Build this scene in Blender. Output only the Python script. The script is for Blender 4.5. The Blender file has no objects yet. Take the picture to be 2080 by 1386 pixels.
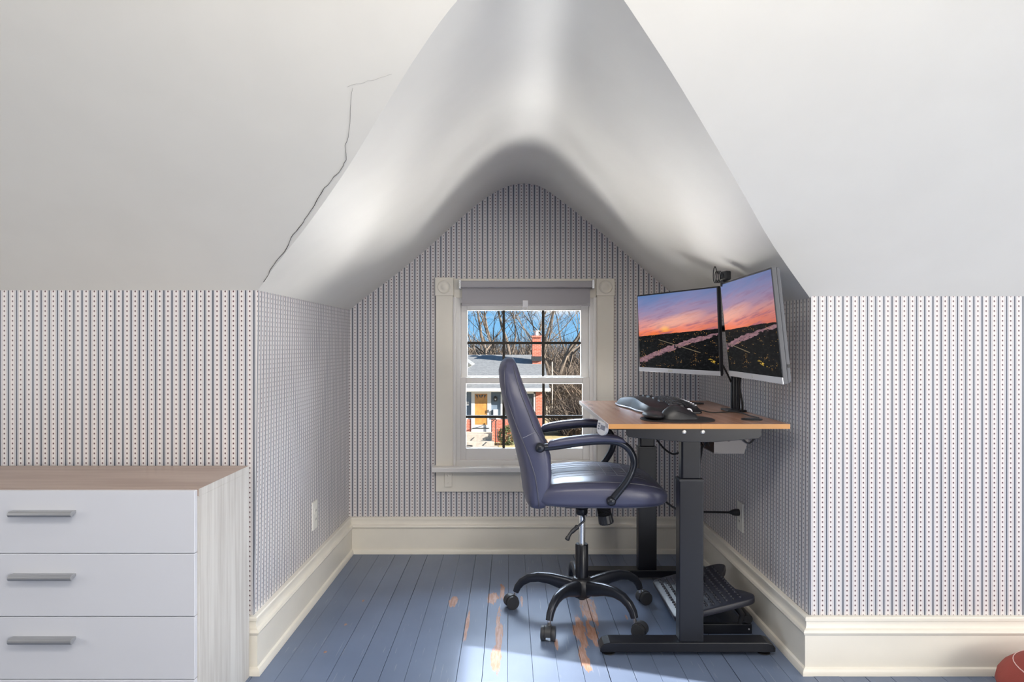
import bpy, bmesh, math, random
from mathutils import Vector, Matrix
random.seed(7)
PI = math.pi
scene = bpy.context.scene
COL = scene.collection

# ------------------------------------------------------------------ camera
F, CX, CY, CAMH = 1387.0, 1036.0, 700.0, 1.1
cam_d = bpy.data.cameras.new('camera')
cam_d.sensor_width = 36.0
cam_d.lens = F / 2080.0 * 36.0
cam_d.shift_x = (1040.0 - CX) / 2080.0
cam_d.shift_y = (CY - 693.0) / 2080.0
cam_d.clip_start = 0.02
cam_d.clip_end = 400
cam = bpy.data.objects.new('camera', cam_d)
cam.location = (0, 0, CAMH)
cam.rotation_euler = (PI / 2, 0, 0)
COL.objects.link(cam)
scene.camera = cam

# ------------------------------------------------------------------ view
vs = scene.view_settings
vs.view_transform = 'Standard'
vs.look = 'None'
vs.gamma = 1.0
vs.use_curve_mapping = False
vs.exposure = 0.0

# ------------------------------------------------------------------ sky
world = bpy.data.worlds.new('world')
scene.world = world
world.use_nodes = True
wn = world.node_tree
for n in list(wn.nodes):
    wn.nodes.remove(n)
w_tc = wn.nodes.new('ShaderNodeTexCoord')
w_sep = wn.nodes.new('ShaderNodeSeparateXYZ')
w_ramp = wn.nodes.new('ShaderNodeValToRGB')
w_ramp.color_ramp.elements[0].position = 0.0
w_ramp.color_ramp.elements[0].color = (0.30, 0.62, 0.95, 1)
w_ramp.color_ramp.elements[1].position = 1.0
w_ramp.color_ramp.elements[1].color = (0.09, 0.27, 0.64, 1)
e = w_ramp.color_ramp.elements.new(0.06)
e.color = (0.17, 0.50, 0.90, 1)
w_map = wn.nodes.new('ShaderNodeMapping')
w_map.inputs['Scale'].default_value = (9, 9, 30)
w_noise = wn.nodes.new('ShaderNodeTexNoise')
w_noise.inputs['Scale'].default_value = 1.0
w_noise.inputs['Detail'].default_value = 5
w_cr = wn.nodes.new('ShaderNodeValToRGB')
w_cr.color_ramp.elements[0].position = 0.52
w_cr.color_ramp.elements[1].position = 0.72
w_mix = wn.nodes.new('ShaderNodeMix')
w_mix.data_type = 'RGBA'
w_mix.inputs[7].default_value = (0.86, 0.90, 0.95, 1)
w_bg = wn.nodes.new('ShaderNodeBackground')
w_bg.inputs['Strength'].default_value = 1.05
w_out = wn.nodes.new('ShaderNodeOutputWorld')
L = wn.links.new
L(w_tc.outputs['Generated'], w_sep.inputs[0])
L(w_sep.outputs['Z'], w_ramp.inputs[0])
L(w_tc.outputs['Generated'], w_map.inputs['Vector'])
L(w_map.outputs[0], w_noise.inputs['Vector'])
L(w_noise.outputs['Fac'], w_cr.inputs[0])
L(w_cr.outputs[0], w_mix.inputs[0])
L(w_ramp.outputs[0], w_mix.inputs[6])
L(w_mix.outputs[2], w_bg.inputs['Color'])
L(w_bg.outputs[0], w_out.inputs[0])

# ------------------------------------------------------------------ sun and lamps
def look(o, d):
    o.rotation_euler = Vector(d).to_track_quat('-Z', 'Y').to_euler()

sun_d = bpy.data.lights.new('sun', 'SUN')
sun_d.energy = 24.0
sun_d.angle = math.radians(0.27)
sun_d.color = (1.0, 0.95, 0.88)
sun = bpy.data.objects.new('sun', sun_d)
COL.objects.link(sun)
look(sun, (-0.9457, 0.325, -0.376))
sun.location = (6, -3, 6)

def area(name, loc, d, sx, sy, power, color):
    a = bpy.data.lights.new(name, 'AREA')
    a.shape = 'RECTANGLE'
    a.size, a.size_y = sx, sy
    a.energy = power
    a.color = color
    o = bpy.data.objects.new(name, a)
    o.location = loc
    COL.objects.link(o)
    look(o, d)
    return o

# daylight falling in through the dormer window (open sky above the street)
area('daylight_dormer', (0.08, 4.70, 2.15), (0, -1.0, -0.62), 3.4, 1.2, 560, (0.72, 0.85, 1.0))
# unseen fill panel added below the dormer window to brighten the vault
area('vault_fill', (0.08, 4.70, -0.28), (0, -0.20, 1.0), 5.5, 1.6, 1050, (1.0, 0.98, 0.95))
# daylight through the right gable window; the left one is an added fill, no window
area('daylight_gable_right', (4.90, 0.05, 1.30), (-1, 0.38, 0.0), 1.3, 1.2, 72, (1.0, 0.97, 0.93))
area('left_fill', (-3.12, 0.65, 1.25), (1, 0.30, 0.05), 1.2, 1.1, 16, (1.0, 0.98, 0.95))
# unseen fill light added behind the camera to brighten room and alcove
area('rear_fill', (2.7, -2.9, 0.95), (-0.50, 1.0, 0.08), 2.2, 1.0, 100, (1.0, 0.96, 0.90))
# added overhead fill without a fixture, aimed into the alcove
area('overhead_fill', (0.1, 0.45, 2.20), (0, 1.15, -1), 1.6, 0.5, 40, (1.0, 0.93, 0.84))

# ------------------------------------------------------------------ node helpers
class E:
    """tiny expression wrapper that writes Math nodes"""
    def __init__(self, nt, s):
        self.nt, self.s = nt, s
    def _m(self, op, b=None, c=None, rev=False):
        n = self.nt.nodes.new('ShaderNodeMath')
        n.operation = op
        args = [self, b, c]
        if rev:
            args = [b, self, c]
        for i, a in enumerate(args):
            if a is None:
                continue
            if isinstance(a, E):
                self.nt.links.new(a.s, n.inputs[i])
            else:
                n.inputs[i].default_value = a
        return E(self.nt, n.outputs[0])
    def __add__(self, b): return self._m('ADD', b)
    __radd__ = __add__
    def __sub__(self, b): return self._m('SUBTRACT', b)
    def __rsub__(self, b): return self._m('SUBTRACT', b, rev=True)
    def __mul__(self, b): return self._m('MULTIPLY', b)
    __rmul__ = __mul__
    def __truediv__(self, b): return self._m('DIVIDE', b)
    def lt(self, b): return self._m('LESS_THAN', b)
    def gt(self, b): return self._m('GREATER_THAN', b)
    def fr(self): return self._m('FRACT')
    def ab(self): return self._m('ABSOLUTE')
    def mn(self, b): return self._m('MINIMUM', b)
    def mx(self, b): return self._m('MAXIMUM', b)
    def pw(self, b): return self._m('POWER', b)
    def fl(self): return self._m('FLOOR')
    def step(self, a, b):                       # smooth ramp a..b
        n = self.nt.nodes.new('ShaderNodeMapRange')
        n.interpolation_type = 'SMOOTHSTEP'
        self.nt.links.new(self.s, n.inputs[0])
        n.inputs[1].default_value, n.inputs[2].default_value = a, b
        return E(self.nt, n.outputs[0])

def mixc(nt, fac, a, b):
    n = nt.nodes.new('ShaderNodeMix')
    n.data_type = 'RGBA'
    for s, v in ((n.inputs[0], fac), (n.inputs[6], a), (n.inputs[7], b)):
        if isinstance(v, E):
            nt.links.new(v.s, s)
        elif hasattr(v, 'is_output'):
            nt.links.new(v, s)
        elif isinstance(v, (int, float)):
            s.default_value = v
        else:
            s.default_value = (*v, 1)
    return n.outputs[2]

def noise(nt, vec, scale, detail=3, rough=0.5):
    n = nt.nodes.new('ShaderNodeTexNoise')
    n.inputs['Scale'].default_value = scale
    n.inputs['Detail'].default_value = detail
    n.inputs['Roughness'].default_value = rough
    if vec is not None:
        nt.links.new(vec, n.inputs['Vector'])
    return E(nt, n.outputs['Fac'])

def combine(nt, x, y, z):
    n = nt.nodes.new('ShaderNodeCombineXYZ')
    for i, v in enumerate((x, y, z)):
        if isinstance(v, E):
            nt.links.new(v.s, n.inputs[i])
        else:
            n.inputs[i].default_value = v
    return n.outputs[0]

def ramp(nt, fac, stops):
    n = nt.nodes.new('ShaderNodeValToRGB')
    els = n.color_ramp.elements
    while len(els) < len(stops):
        els.new(0.5)
    for el, (p, c) in zip(els, stops):
        el.position = p
        el.color = (*c, 1)
    nt.links.new(fac.s, n.inputs[0])
    return n.outputs[0]

def posxyz(nt, space='world'):
    if space == 'world':
        g = nt.nodes.new('ShaderNodeNewGeometry')
        out = g.outputs['Position']
    else:
        g = nt.nodes.new('ShaderNodeTexCoord')
        out = g.outputs[space]
    s = nt.nodes.new('ShaderNodeSeparateXYZ')
    nt.links.new(out, s.inputs[0])
    return [E(nt, o) for o in s.outputs], out

MATS = {}
def pmat(name, color, rough=0.5, metal=0.0, spec=0.5, coat=0.0, bump=None, mottle=0.0):
    """principled material; bump=(scale, strength) adds fine relief, mottle varies the colour a little"""
    m = bpy.data.materials.new(name)
    m.use_nodes = True
    nt = m.node_tree
    b = nt.nodes['Principled BSDF']
    b.inputs['Base Color'].default_value = (*color, 1)
    b.inputs['Roughness'].default_value = rough
    b.inputs['Metallic'].default_value = metal
    b.inputs['Specular IOR Level'].default_value = spec
    b.inputs['Coat Weight'].default_value = coat
    tc = nt.nodes.new('ShaderNodeTexCoord')
    if mottle:
        n = noise(nt, tc.outputs['Object'], 6, 4)
        c = mixc(nt, n.step(0.3, 0.7), [x * (1 - mottle) for x in color], [min(1, x * (1 + mottle)) for x in color])
        nt.links.new(c, b.inputs['Base Color'])
    if bump:
        n = noise(nt, tc.outputs['Object'], bump[0], 3)
        bp = nt.nodes.new('ShaderNodeBump')
        bp.inputs['Strength'].default_value = bump[1]
        bp.inputs['Distance'].default_value = 0.002
        nt.links.new(n.s, bp.inputs['Height'])
        nt.links.new(bp.outputs[0], b.inputs['Normal'])
    MATS[name] = m
    return m

def base(name):
    m = bpy.data.materials.new(name)
    m.use_nodes = True
    MATS[name] = m
    return m, m.node_tree, m.node_tree.nodes['Principled BSDF']

# ------------------------------------------------------------------ materials
pmat('ceiling_paint', (0.80, 0.785, 0.735), 0.45, bump=(14, 0.06), mottle=0.012)
pmat('trim_paint', (0.84, 0.80, 0.71), 0.32, bump=(25, 0.10), mottle=0.02)
pmat('sash_paint', (0.82, 0.80, 0.77), 0.35, bump=(30, 0.06))
pmat('muntin_dark', (0.028, 0.022, 0.015), 0.6)
pmat('blind_fabric', (0.42, 0.41, 0.43), 0.8, bump=(600, 0.2))
pmat('chrome', (0.75, 0.76, 0.78), 0.22, metal=1)
pmat('clear_plastic', (0.85, 0.85, 0.88), 0.15, spec=0.6)
pmat('outlet_plastic', (0.80, 0.79, 0.74), 0.35)
pmat('black_plastic', (0.016, 0.017, 0.021), 0.38)
pmat('black_rubber', (0.013, 0.013, 0.015), 0.6)
pmat('black_metal', (0.008, 0.009, 0.014), 0.28, spec=0.4, bump=(300, 0.05))
pmat('leather', (0.072, 0.077, 0.135), 0.36, spec=0.6, bump=(55, 0.18))
pmat('leather_piping', (0.08, 0.083, 0.115), 0.34, spec=0.6)
pmat('stitch', (0.30, 0.31, 0.36), 0.6)
pmat('arm_plastic', (0.022, 0.023, 0.030), 0.40)
pmat('arm_metal', (0.030, 0.034, 0.045), 0.28, metal=0.5, spec=0.6)
pmat('wheel_grey', (0.035, 0.037, 0.043), 0.45)
pmat('silver_bezel', (0.62, 0.63, 0.68), 0.35, metal=0.4)
pmat('monitor_body', (0.085, 0.088, 0.10), 0.42, metal=0.3)
pmat('monitor_dark', (0.016, 0.016, 0.020), 0.4)
pmat('control_silver', (0.70, 0.71, 0.74), 0.35, metal=0.3)
pmat('display_grey', (0.20, 0.21, 0.26), 0.3)
pmat('tray_grey', (0.21, 0.195, 0.19), 0.5, metal=0.2)
pmat('emblem_dark', (0.09, 0.07, 0.068), 0.5)
pmat('cable_brown', (0.10, 0.05, 0.03), 0.6)
pmat('drawer_white', (0.66, 0.68, 0.74), 0.40)
pmat('handle_steel', (0.42, 0.43, 0.45), 0.38, metal=0.7)
pmat('drawer_gap', (0.03, 0.03, 0.035), 0.8)
pmat('red_fabric', (0.30, 0.055, 0.042), 0.85, bump=(200, 0.3), mottle=0.08)
pmat('white_piping', (0.80, 0.55, 0.52), 0.7)
pmat('plate_grey', (0.06, 0.06, 0.06), 0.7)
pmat('crack_dark', (0.06, 0.055, 0.05), 0.9)
pmat('edge_orange', (0.56, 0.27, 0.085), 0.42, mottle=0.08)  # orange wood edge, the light on its near side painted in as lighter tone
pmat('edge_glare', (0.62, 0.58, 0.58), 0.35)  # white glare along the desk's left edge, painted into its colour
pmat('screw_zinc', (0.62, 0.62, 0.60), 0.35, metal=0.9)
pmat('footrest_plastic', (0.020, 0.022, 0.036), 0.36, spec=0.6, bump=(350, 0.25))
# outdoors
pmat('ext_white', (0.54, 0.54, 0.53), 0.6)
pmat('ext_concrete', (0.34, 0.30, 0.25), 0.9, mottle=0.12)
pmat('ext_dark', (0.02, 0.02, 0.022), 0.5)
pmat('ext_glass', (0.025, 0.03, 0.035), 0.15)
pmat('ext_bark', (0.105, 0.082, 0.062), 0.9, mottle=0.25)
pmat('ext_twig', (0.15, 0.115, 0.085), 0.95, mottle=0.3)
pmat('ext_shrub_twig', (0.085, 0.065, 0.05), 0.95, mottle=0.3)
pmat('ext_leaf', (0.055, 0.085, 0.022), 0.7, mottle=0.4)
pmat('ext_fence', (0.42, 0.36, 0.29), 0.9, mottle=0.15)
pmat('ext_door_wood', (0.40, 0.19, 0.045), 0.5, mottle=0.15)
pmat('ext_shingle_edge', (0.10, 0.11, 0.12), 0.9)

def mk_wallpaper():
    m, nt, b = base('wallpaper')
    (x, y, z), _ = posxyz(nt)
    g = nt.nodes.new('ShaderNodeNewGeometry')
    sn = nt.nodes.new('ShaderNodeSeparateXYZ')
    nt.links.new(g.outputs['True Normal'], sn.inputs[0])
    nx, ny = E(nt, sn.outputs[0]), E(nt, sn.outputs[1])
    side = nx.ab().gt(ny.ab())
    p = x + side * (y - x)
    P, V = 0.0275, 0.0165
    u = (p / P + 0.31).fr()
    du = (u - 0.5).ab()                       # 0 at the dot column, 0.5 at the stripe
    vv = (z / V).fr() - 0.5
    fv = (z / 0.0033).fr()
    stripe = du.gt(0.415)
    halo = du.gt(0.335)
    beads = (du - 0.27).ab().lt(0.032) * fv.lt(0.55)
    sdots = (du - 0.5).ab().lt(0.03) * (fv - 0.5).ab().lt(0.2)
    a = (u - 0.5) * P
    c = vv * V
    dot = (a * a + c * c).lt(0.0025 ** 2)
    stem = ((c + 0.0046) * 1.0 + a.ab() * -0.8).ab().lt(0.0007) * a.ab().lt(0.003)
    col = mixc(nt, halo, (0.77, 0.735, 0.73), (0.60, 0.625, 0.67))
    col = mixc(nt, beads, col, (0.20, 0.20, 0.25))
    col = mixc(nt, stem * 0.85, col, (0.36, 0.29, 0.31))
    col = mixc(nt, stripe, col, (0.032, 0.042, 0.070))
    col = mixc(nt, sdots * 0.5, col, (0.6, 0.6, 0.65))
    col = mixc(nt, dot, col, (0.085, 0.022, 0.032))
    nt.links.new(col, b.inputs['Base Color'])
    b.inputs['Roughness'].default_value = 0.36
    b.inputs['Specular IOR Level'].default_value = 0.5
    return m
mk_wallpaper()

def mk_floor():
    m, nt, b = base('floor_paint')
    (x, y, z), pos = posxyz(nt)
    vec = combine(nt, x * 60, y * 9, 0.0)
    n1 = noise(nt, vec, 1.0, 5, 0.6)
    n2 = noise(nt, combine(nt, x * 130, y * 14, 0.0), 1.0, 4, 0.65)
    n3 = noise(nt, pos, 3.0, 3)
    info = nt.nodes.new('ShaderNodeObjectInfo')
    rnd = E(nt, info.outputs['Random'])
    blobs = [(-.244, 2.92, .017, .075), (-.168, 2.68, .007, .20), (-.077, 2.96, .026, .075), (-.033, 3.02, .013, .11),
             (-.043, 2.60, .014, .24), (-.047, 2.40, .020, .13), (.327, 2.83, .036, .17), (.268, 2.60, .025, .17),
             (.312, 2.60, .022, .11), (.262, 2.40, .019, .13), (.170, 2.50, .007, .05), (.050, 2.93, .006, .07),
             (.47, 2.75, .005, .03), (-.63, 2.93, .006, .012), (-.645, 2.68, .007, .012), (-.66, 2.44, .006, .010),
             (.98, 2.48, .01, .012)]
    d = None
    for bx, by, rx, ry in blobs:
        ex, ey = (x - bx) / rx, (y - by) / ry
        q = ex * ex + ey * ey
        d = q if d is None else d.mn(q)
    wear = (d + (n1 - 0.5) * 3.4 + (n2 - 0.5) * 2.2).lt(0.75)
    scr = (noise(nt, combine(nt, x * 160, y * 5, 0.0), 1.0, 2).gt(0.69)) * (noise(nt, pos, 2.3, 1).gt(0.46)) * 0.5
    paint = mixc(nt, n3.step(0.3, 0.75), (0.135, 0.178, 0.275), (0.165, 0.215, 0.325))
    paint = mixc(nt, rnd * 0.35, paint, (0.13, 0.17, 0.26))
    paint = mixc(nt, scr, paint, (0.33, 0.36, 0.42))
    wood = mixc(nt, n2.step(0.35, 0.65), (0.36, 0.18, 0.12), (0.46, 0.29, 0.23))
    nt.links.new(mixc(nt, wear, paint, wood), b.inputs['Base Color'])
    r = wear * 0.2 + 0.33 + (n1 - 0.5) * 0.10
    nt.links.new(r.s, b.inputs['Roughness'])
    b.inputs['Specular IOR Level'].default_value = 0.45
    bp = nt.nodes.new('ShaderNodeBump')
    bp.inputs['Strength'].default_value = 0.14
    bp.inputs['Distance'].default_value = 0.0012
    hgt = n1 * 0.6 + n2 * 0.4 - wear * 0.5
    nt.links.new(hgt.s, bp.inputs['Height'])
    nt.links.new(bp.outputs[0], b.inputs['Normal'])
mk_floor()

def mk_grain(name, c1, c2, axis, scale=1.0, rough=0.4, fine=1.0):
    """wood grain: fine across, long along `axis` (0,1,2) in object coordinates"""
    m, nt, b = base(name)
    (x, y, z), _ = posxyz(nt, 'Object')
    k = [70 * fine] * 3
    k[axis] = 3.0
    n1 = noise(nt, combine(nt, x * k[0], y * k[1], z * k[2]), scale, 5, 0.6)
    k2 = [12] * 3
    k2[axis] = 1.2
    n2 = noise(nt, combine(nt, x * k2[0], y * k2[1], z * k2[2]), scale, 2)
    f = (n1 * 0.6 + n2 * 0.4).step(0.36, 0.64)
    nt.links.new(mixc(nt, f, c1, c2), b.inputs['Base Color'])
    b.inputs['Roughness'].default_value = rough
mk_grain('dresser_top', (0.33, 0.235, 0.19), (0.44, 0.34, 0.285), 0, rough=0.35, fine=0.5)
mk_grain('dresser_side', (0.52, 0.50, 0.475), (0.68, 0.67, 0.645), 2, rough=0.5)
mk_grain('desk_top', (0.33, 0.165, 0.105), (0.43, 0.24, 0.165), 1, rough=0.27, fine=0.8)

def mk_glass():
    m = bpy.data.materials.new('pane_glass')
    m.use_nodes = True
    nt = m.node_tree
    nt.nodes.remove(nt.nodes['Principled BSDF'])
    t = nt.nodes.new('ShaderNodeBsdfTransparent')
    g = nt.nodes.new('ShaderNodeBsdfGlossy')
    g.inputs['Roughness'].default_value = 0.02
    f = nt.nodes.new('ShaderNodeFresnel')
    f.inputs[0].default_value = 1.35
    mx = nt.nodes.new('ShaderNodeMixShader')
    nt.links.new(f.outputs[0], mx.inputs[0])
    nt.links.new(t.outputs[0], mx.inputs[1])
    nt.links.new(g.outputs[0], mx.inputs[2])
    nt.links.new(mx.outputs[0], nt.nodes['Material Output'].inputs[0])
    MATS['pane_glass'] = m
mk_glass()

def mk_screen(name, u0, u1):
    """the wallpaper picture shown on a monitor: river town at sunset"""
    m = bpy.data.materials.new(name)
    m.use_nodes = True
    nt = m.node_tree
    b = nt.nodes['Principled BSDF']
    tc = nt.nodes.new('ShaderNodeTexCoord')
    s = nt.nodes.new('ShaderNodeSeparateXYZ')
    nt.links.new(tc.outputs['UV'], s.inputs[0])
    u = E(nt, s.outputs[0]) * (u1 - u0) + u0
    v = E(nt, s.outputs[1])
    hz = (u.mn(1.0)) * 0.075 + 0.435
    t = (v - hz) / 0.56
    cl = noise(nt, combine(nt, u * 2.2, v * 9 - u * 2.0, 0.0), 1.0, 5, 0.6)
    cl2 = noise(nt, combine(nt, u * 4, v * 24 - u * 6, 3.0), 1.0, 4, 0.6)
    tt = t + (cl - 0.5) * 0.45
    sky = ramp(nt, tt, [(0.0, (0.85, 0.19, 0.06)), (0.10, (0.88, 0.24, 0.15)), (0.24, (0.72, 0.30, 0.27)), (0.42, (0.44, 0.27, 0.36)),
                        (0.66, (0.25, 0.24, 0.42)), (1.0, (0.11, 0.20, 0.42))])
    far = u.step(0.55, 1.15)
    sky = mixc(nt, far * 0.55, sky, ramp(nt, tt, [(0.0, (0.36, 0.13, 0.15)), (0.25, (0.42, 0.22, 0.22)), (0.5, (0.26, 0.20, 0.32)), (1.0, (0.085, 0.17, 0.36))]))
    dk = cl2.step(0.46, 0.66) * (1 - t).mx(0.0) * 0.75
    sky = mixc(nt, dk, sky, (0.24, 0.10, 0.18))
    gx, gy = (u - 0.37) / 0.09, (v - 0.53) / 0.06
    glow = (1 - (gx * gx + gy * gy)).mx(0.0)
    sky = mixc(nt, glow.pw(2.0) * 0.85, sky, (1.0, 0.50, 0.10))
    gx, gy = (u - 0.50) / 0.40, (v + (cl - 0.5) * 0.10 - (u * 0.22 + 0.515)) / 0.10
    glow2 = (1 - (gx * gx + gy * gy)).mx(0.0)
    sky = mixc(nt, glow2 * 0.5, sky, (1.0, 0.52, 0.36))
    n1 = noise(nt, combine(nt, u * 26, v * 34, 1.0), 1.0, 5, 0.65)
    n2 = noise(nt, combine(nt, u * 12, v * 22, 5.0), 1.0, 3, 0.6)
    land = mixc(nt, n1.step(0.45, 0.75), (0.002, 0.0025, 0.003), (0.020, 0.020, 0.021))
    vc = u * 0.50 - u * u * 0.13 + 0.075 + (n2 - 0.5) * 0.06
    th = (0.046 - u * 0.026).mx(0.012) + (n1 - 0.5) * 0.02
    river = (v - vc).ab().lt(th)
    bank = (n2 * 0.7 + n1 * 0.3 + (vc - v) * 2.6).gt(0.60)
    land = mixc(nt, river * (1 - bank), land, mixc(nt, n1.step(0.3, 0.7), (0.15, 0.08, 0.105), (0.33, 0.185, 0.205)))
    vo = nt.nodes.new('ShaderNodeTexVoronoi')
    vo.inputs['Scale'].default_value = 1.0
    nt.links.new(combine(nt, u * 60, v * 75, 0.0), vo.inputs['Vector'])
    spot = E(nt, vo.outputs['Distance']).lt(0.20) * noise(nt, combine(nt, u * 9, v * 14, 9.0), 1.0, 2).gt(0.56)
    land = mixc(nt, spot, land, (0.62, 0.33, 0.09))
    lx, ly = (u - 0.95) / 0.07, (v - 0.115 + (u - 0.95) * 0.4) / 0.025
    land = mixc(nt, (1 - (lx * lx + ly * ly)).mx(0.0) * n1.gt(0.52), land, (0.62, 0.40, 0.05))
    bridge = (v - (0.475 - u * 0.32)).ab().lt(0.0045) * u.gt(0.28) * u.lt(0.80)
    land = mixc(nt, bridge, land, (0.17, 0.135, 0.085))
    pier = ((u - 0.49).ab().lt(0.008)) * v.lt(0.32) * v.gt(0.27)
    land = mixc(nt, pier, land, (0.02, 0.02, 0.03))
    edge = v.gt(hz + (n2 - 0.5) * 0.02)
    col = mixc(nt, edge, land, sky)
    nt.links.new(col, b.inputs['Emission Color'])
    b.inputs['Emission Strength'].default_value = 1.0
    b.inputs['Base Color'].default_value = (0.002, 0.002, 0.0025, 1)
    b.inputs['Roughness'].default_value = 0.5
    b.inputs['Specular IOR Level'].default_value = 0.04
    MATS[name] = m
mk_screen('screen_sunset', 0.0, 1.0)
mk_screen('screen_sunset_wide', 0.47, 1.14)

def mk_brick(name, sx, sz):
    m, nt, b = base(name)
    (x, y, z), _ = posxyz(nt)
    bt = nt.nodes.new('ShaderNodeTexBrick')
    bt.inputs['Color1'].default_value = (0.42, 0.095, 0.05, 1)
    bt.inputs['Color2'].default_value = (0.30, 0.07, 0.04, 1)
    bt.inputs['Mortar'].default_value = (0.40, 0.26, 0.21, 1)
    bt.inputs['Scale'].default_value = 1.0
    bt.inputs['Brick Width'].default_value = sx
    bt.inputs['Row Height'].default_value = sz
    bt.inputs['Mortar Size'].default_value = sz * 0.10
    nt.links.new(combine(nt, x + y, z, 0.0), bt.inputs['Vector'])
    nt.links.new(bt.outputs['Color'], b.inputs['Base Color'])
    b.inputs['Roughness'].default_value = 0.9
mk_brick('ext_brick', 0.22, 0.078)

def mk_ext_stripe(name, c1, c2, period, n_amt):
    m, nt, b = base(name)
    (x, y, z), pos = posxyz(nt)
    n = noise(nt, combine(nt, x * 6, y * 2, z * 30), 1.0, 4, 0.7)
    f = ((z / period).fr()).gt(0.86) * 0.5 + n.step(0.35, 0.7) * n_amt
    nt.links.new(mixc(nt, f.mn(1.0), c1, c2), b.inputs['Base Color'])
    b.inputs['Roughness'].default_value = 0.9
mk_ext_stripe('ext_siding', (0.115, 0.155, 0.20), (0.075, 0.10, 0.135), 0.13, 0.2)
mk_ext_stripe('ext_shingle', (0.165, 0.175, 0.18), (0.085, 0.09, 0.095), 0.085, 0.75)

def mk_ground():
    m, nt, b = base('ext_grass')
    (x, y, z), pos = posxyz(nt)
    n1 = noise(nt, pos, 2.2, 5, 0.75)
    n2 = noise(nt, pos, 14, 3, 0.7)
    c = mixc(nt, n1.step(0.38, 0.62), (0.42, 0.30, 0.15), (0.22, 0.20, 0.08))
    c = mixc(nt, n2.step(0.45, 0.7) * 0.6, c, (0.52, 0.38, 0.20))
    nt.links.new(c, b.inputs['Base Color'])
    b.inputs['Roughness'].default_value = 1.0
mk_ground()

# ------------------------------------------------------------------ mesh helpers
class MB:
    def __init__(self):
        self.v, self.f = [], []
    def add(self, vs, fs):
        o = len(self.v)
        self.v += [tuple(p) for p in vs]
        self.f += [tuple(i + o for i in f) for f in fs]
        return self
    def box(self, x0, x1, y0, y1, z0, z1, M=None):
        p = [Vector((x, y, z)) for z in (z0, z1) for y in (y0, y1) for x in (x0, x1)]
        if M is not None:
            p = [M @ q for q in p]
        return self.add(p, [(0, 2, 3, 1), (4, 5, 7, 6), (0, 1, 5, 4), (2, 6, 7, 3), (0, 4, 6, 2), (1, 3, 7, 5)])
    def loft(self, rings, caps=True, closed=False):
        n = len(rings[0])
        vs = [p for r in rings for p in r]
        fs = []
        R = len(rings)
        for i in range(R if closed else R - 1):
            a, b = i * n, ((i + 1) % R) * n
            for k in range(n):
                k2 = (k + 1) % n
                fs.append((a + k, a + k2, b + k2, b + k))
        if caps and not closed:
            fs.append(tuple(range(n - 1, -1, -1)))
            fs.append(tuple((R - 1) * n + k for k in range(n)))
        return self.add(vs, fs)
    def tube(self, pts, r, n=8, caps=True, closed=False, flat=None):
        """flat=(a,b): elliptical section scaled a along the frame side and b along its up"""
        pts = [Vector(p) for p in pts]
        N = len(pts)
        rs = r if isinstance(r, (list, tuple)) else [r] * N
        rings = []
        side = None
        for i, p in enumerate(pts):
            if closed:
                t = pts[(i + 1) % N] - pts[i - 1]
            else:
                t = pts[min(i + 1, N - 1)] - pts[max(i - 1, 0)]
            t.normalize()
            if side is None:
                up = Vector((0, 0, 1)) if abs(t.z) < 0.9 else Vector((0, 1, 0))
                side = t.cross(up).normalized()
            else:
                side = (side - t * side.dot(t)).normalized()
            upv = side.cross(t)
            a, b = flat if flat else (1, 1)
            rings.append([p + side * math.cos(2 * PI * k / n) * rs[i] * a + upv * math.sin(2 * PI * k / n) * rs[i] * b for k in range(n)])
        return self.loft(rings, caps, closed)
    def lathe(self, prof, n=20, M=None):
        """prof: (radius, z) from bottom to top, about local Z"""
        rings = []
        for r, z in prof:
            ring = [Vector((r * math.cos(2 * PI * k / n), r * math.sin(2 * PI * k / n), z)) for k in range(n)]
            rings.append([M @ q for q in ring] if M is not None else ring)
        return self.loft(rings)
    def prism(self, poly, axis, a, b):
        """extrude a 2D polygon along axis 0,1,2 from a to b"""
        def P(q, h):
            if axis == 0: return (h, q[0], q[1])
            if axis == 1: return (q[0], h, q[1])
            return (q[0], q[1], h)
        return self.loft([[P(q, a) for q in poly], [P(q, b) for q in poly]])
    def build(self, name, mat, parent=None, smooth=None, bevel=0.0, seg=2, loc=None, inv=True):
        me = bpy.data.meshes.new(name)
        me.from_pydata(self.v, [], self.f)
        bm = bmesh.new()
        bm.from_mesh(me)
        bmesh.ops.recalc_face_normals(bm, faces=bm.faces)
        bm.to_mesh(me)
        bm.free()
        o = bpy.data.objects.new(name, me)
        COL.objects.link(o)
        me.materials.append(MATS[mat])
        if smooth is not None:
            me.shade_smooth()
            me.set_sharp_from_angle(angle=math.radians(smooth))
        if bevel:
            bv = o.modifiers.new('bevel', 'BEVEL')
            bv.width = bevel
            bv.segments = seg
            bv.limit_method = 'ANGLE'
            bv.angle_limit = math.radians(40)
        if loc:
            o.location = loc
        if parent is not None:
            o.parent = parent
            if inv:
                o.matrix_parent_inverse = parent_matrix(parent).inverted()
        return o

def parent_matrix(o):
    M = Matrix.LocRotScale(o.location, o.rotation_euler, o.scale)
    return M if o.parent is None else parent_matrix(o.parent) @ o.matrix_parent_inverse @ M

def tag(o, label=None, cat=None, group=None, kind=None):
    for k, v in (('label', label), ('category', cat), ('group', group), ('kind', kind)):
        if v:
            o[k] = v
    return o

def thing(name, label, cat, loc=(0, 0, 0), rz=0, group=None, kind=None):
    o = bpy.data.objects.new(name, None)
    o.empty_display_size = 0.1
    o.location = loc
    o.rotation_euler = (0, 0, rz)
    COL.objects.link(o)
    return tag(o, label, cat, group, kind)

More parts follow.
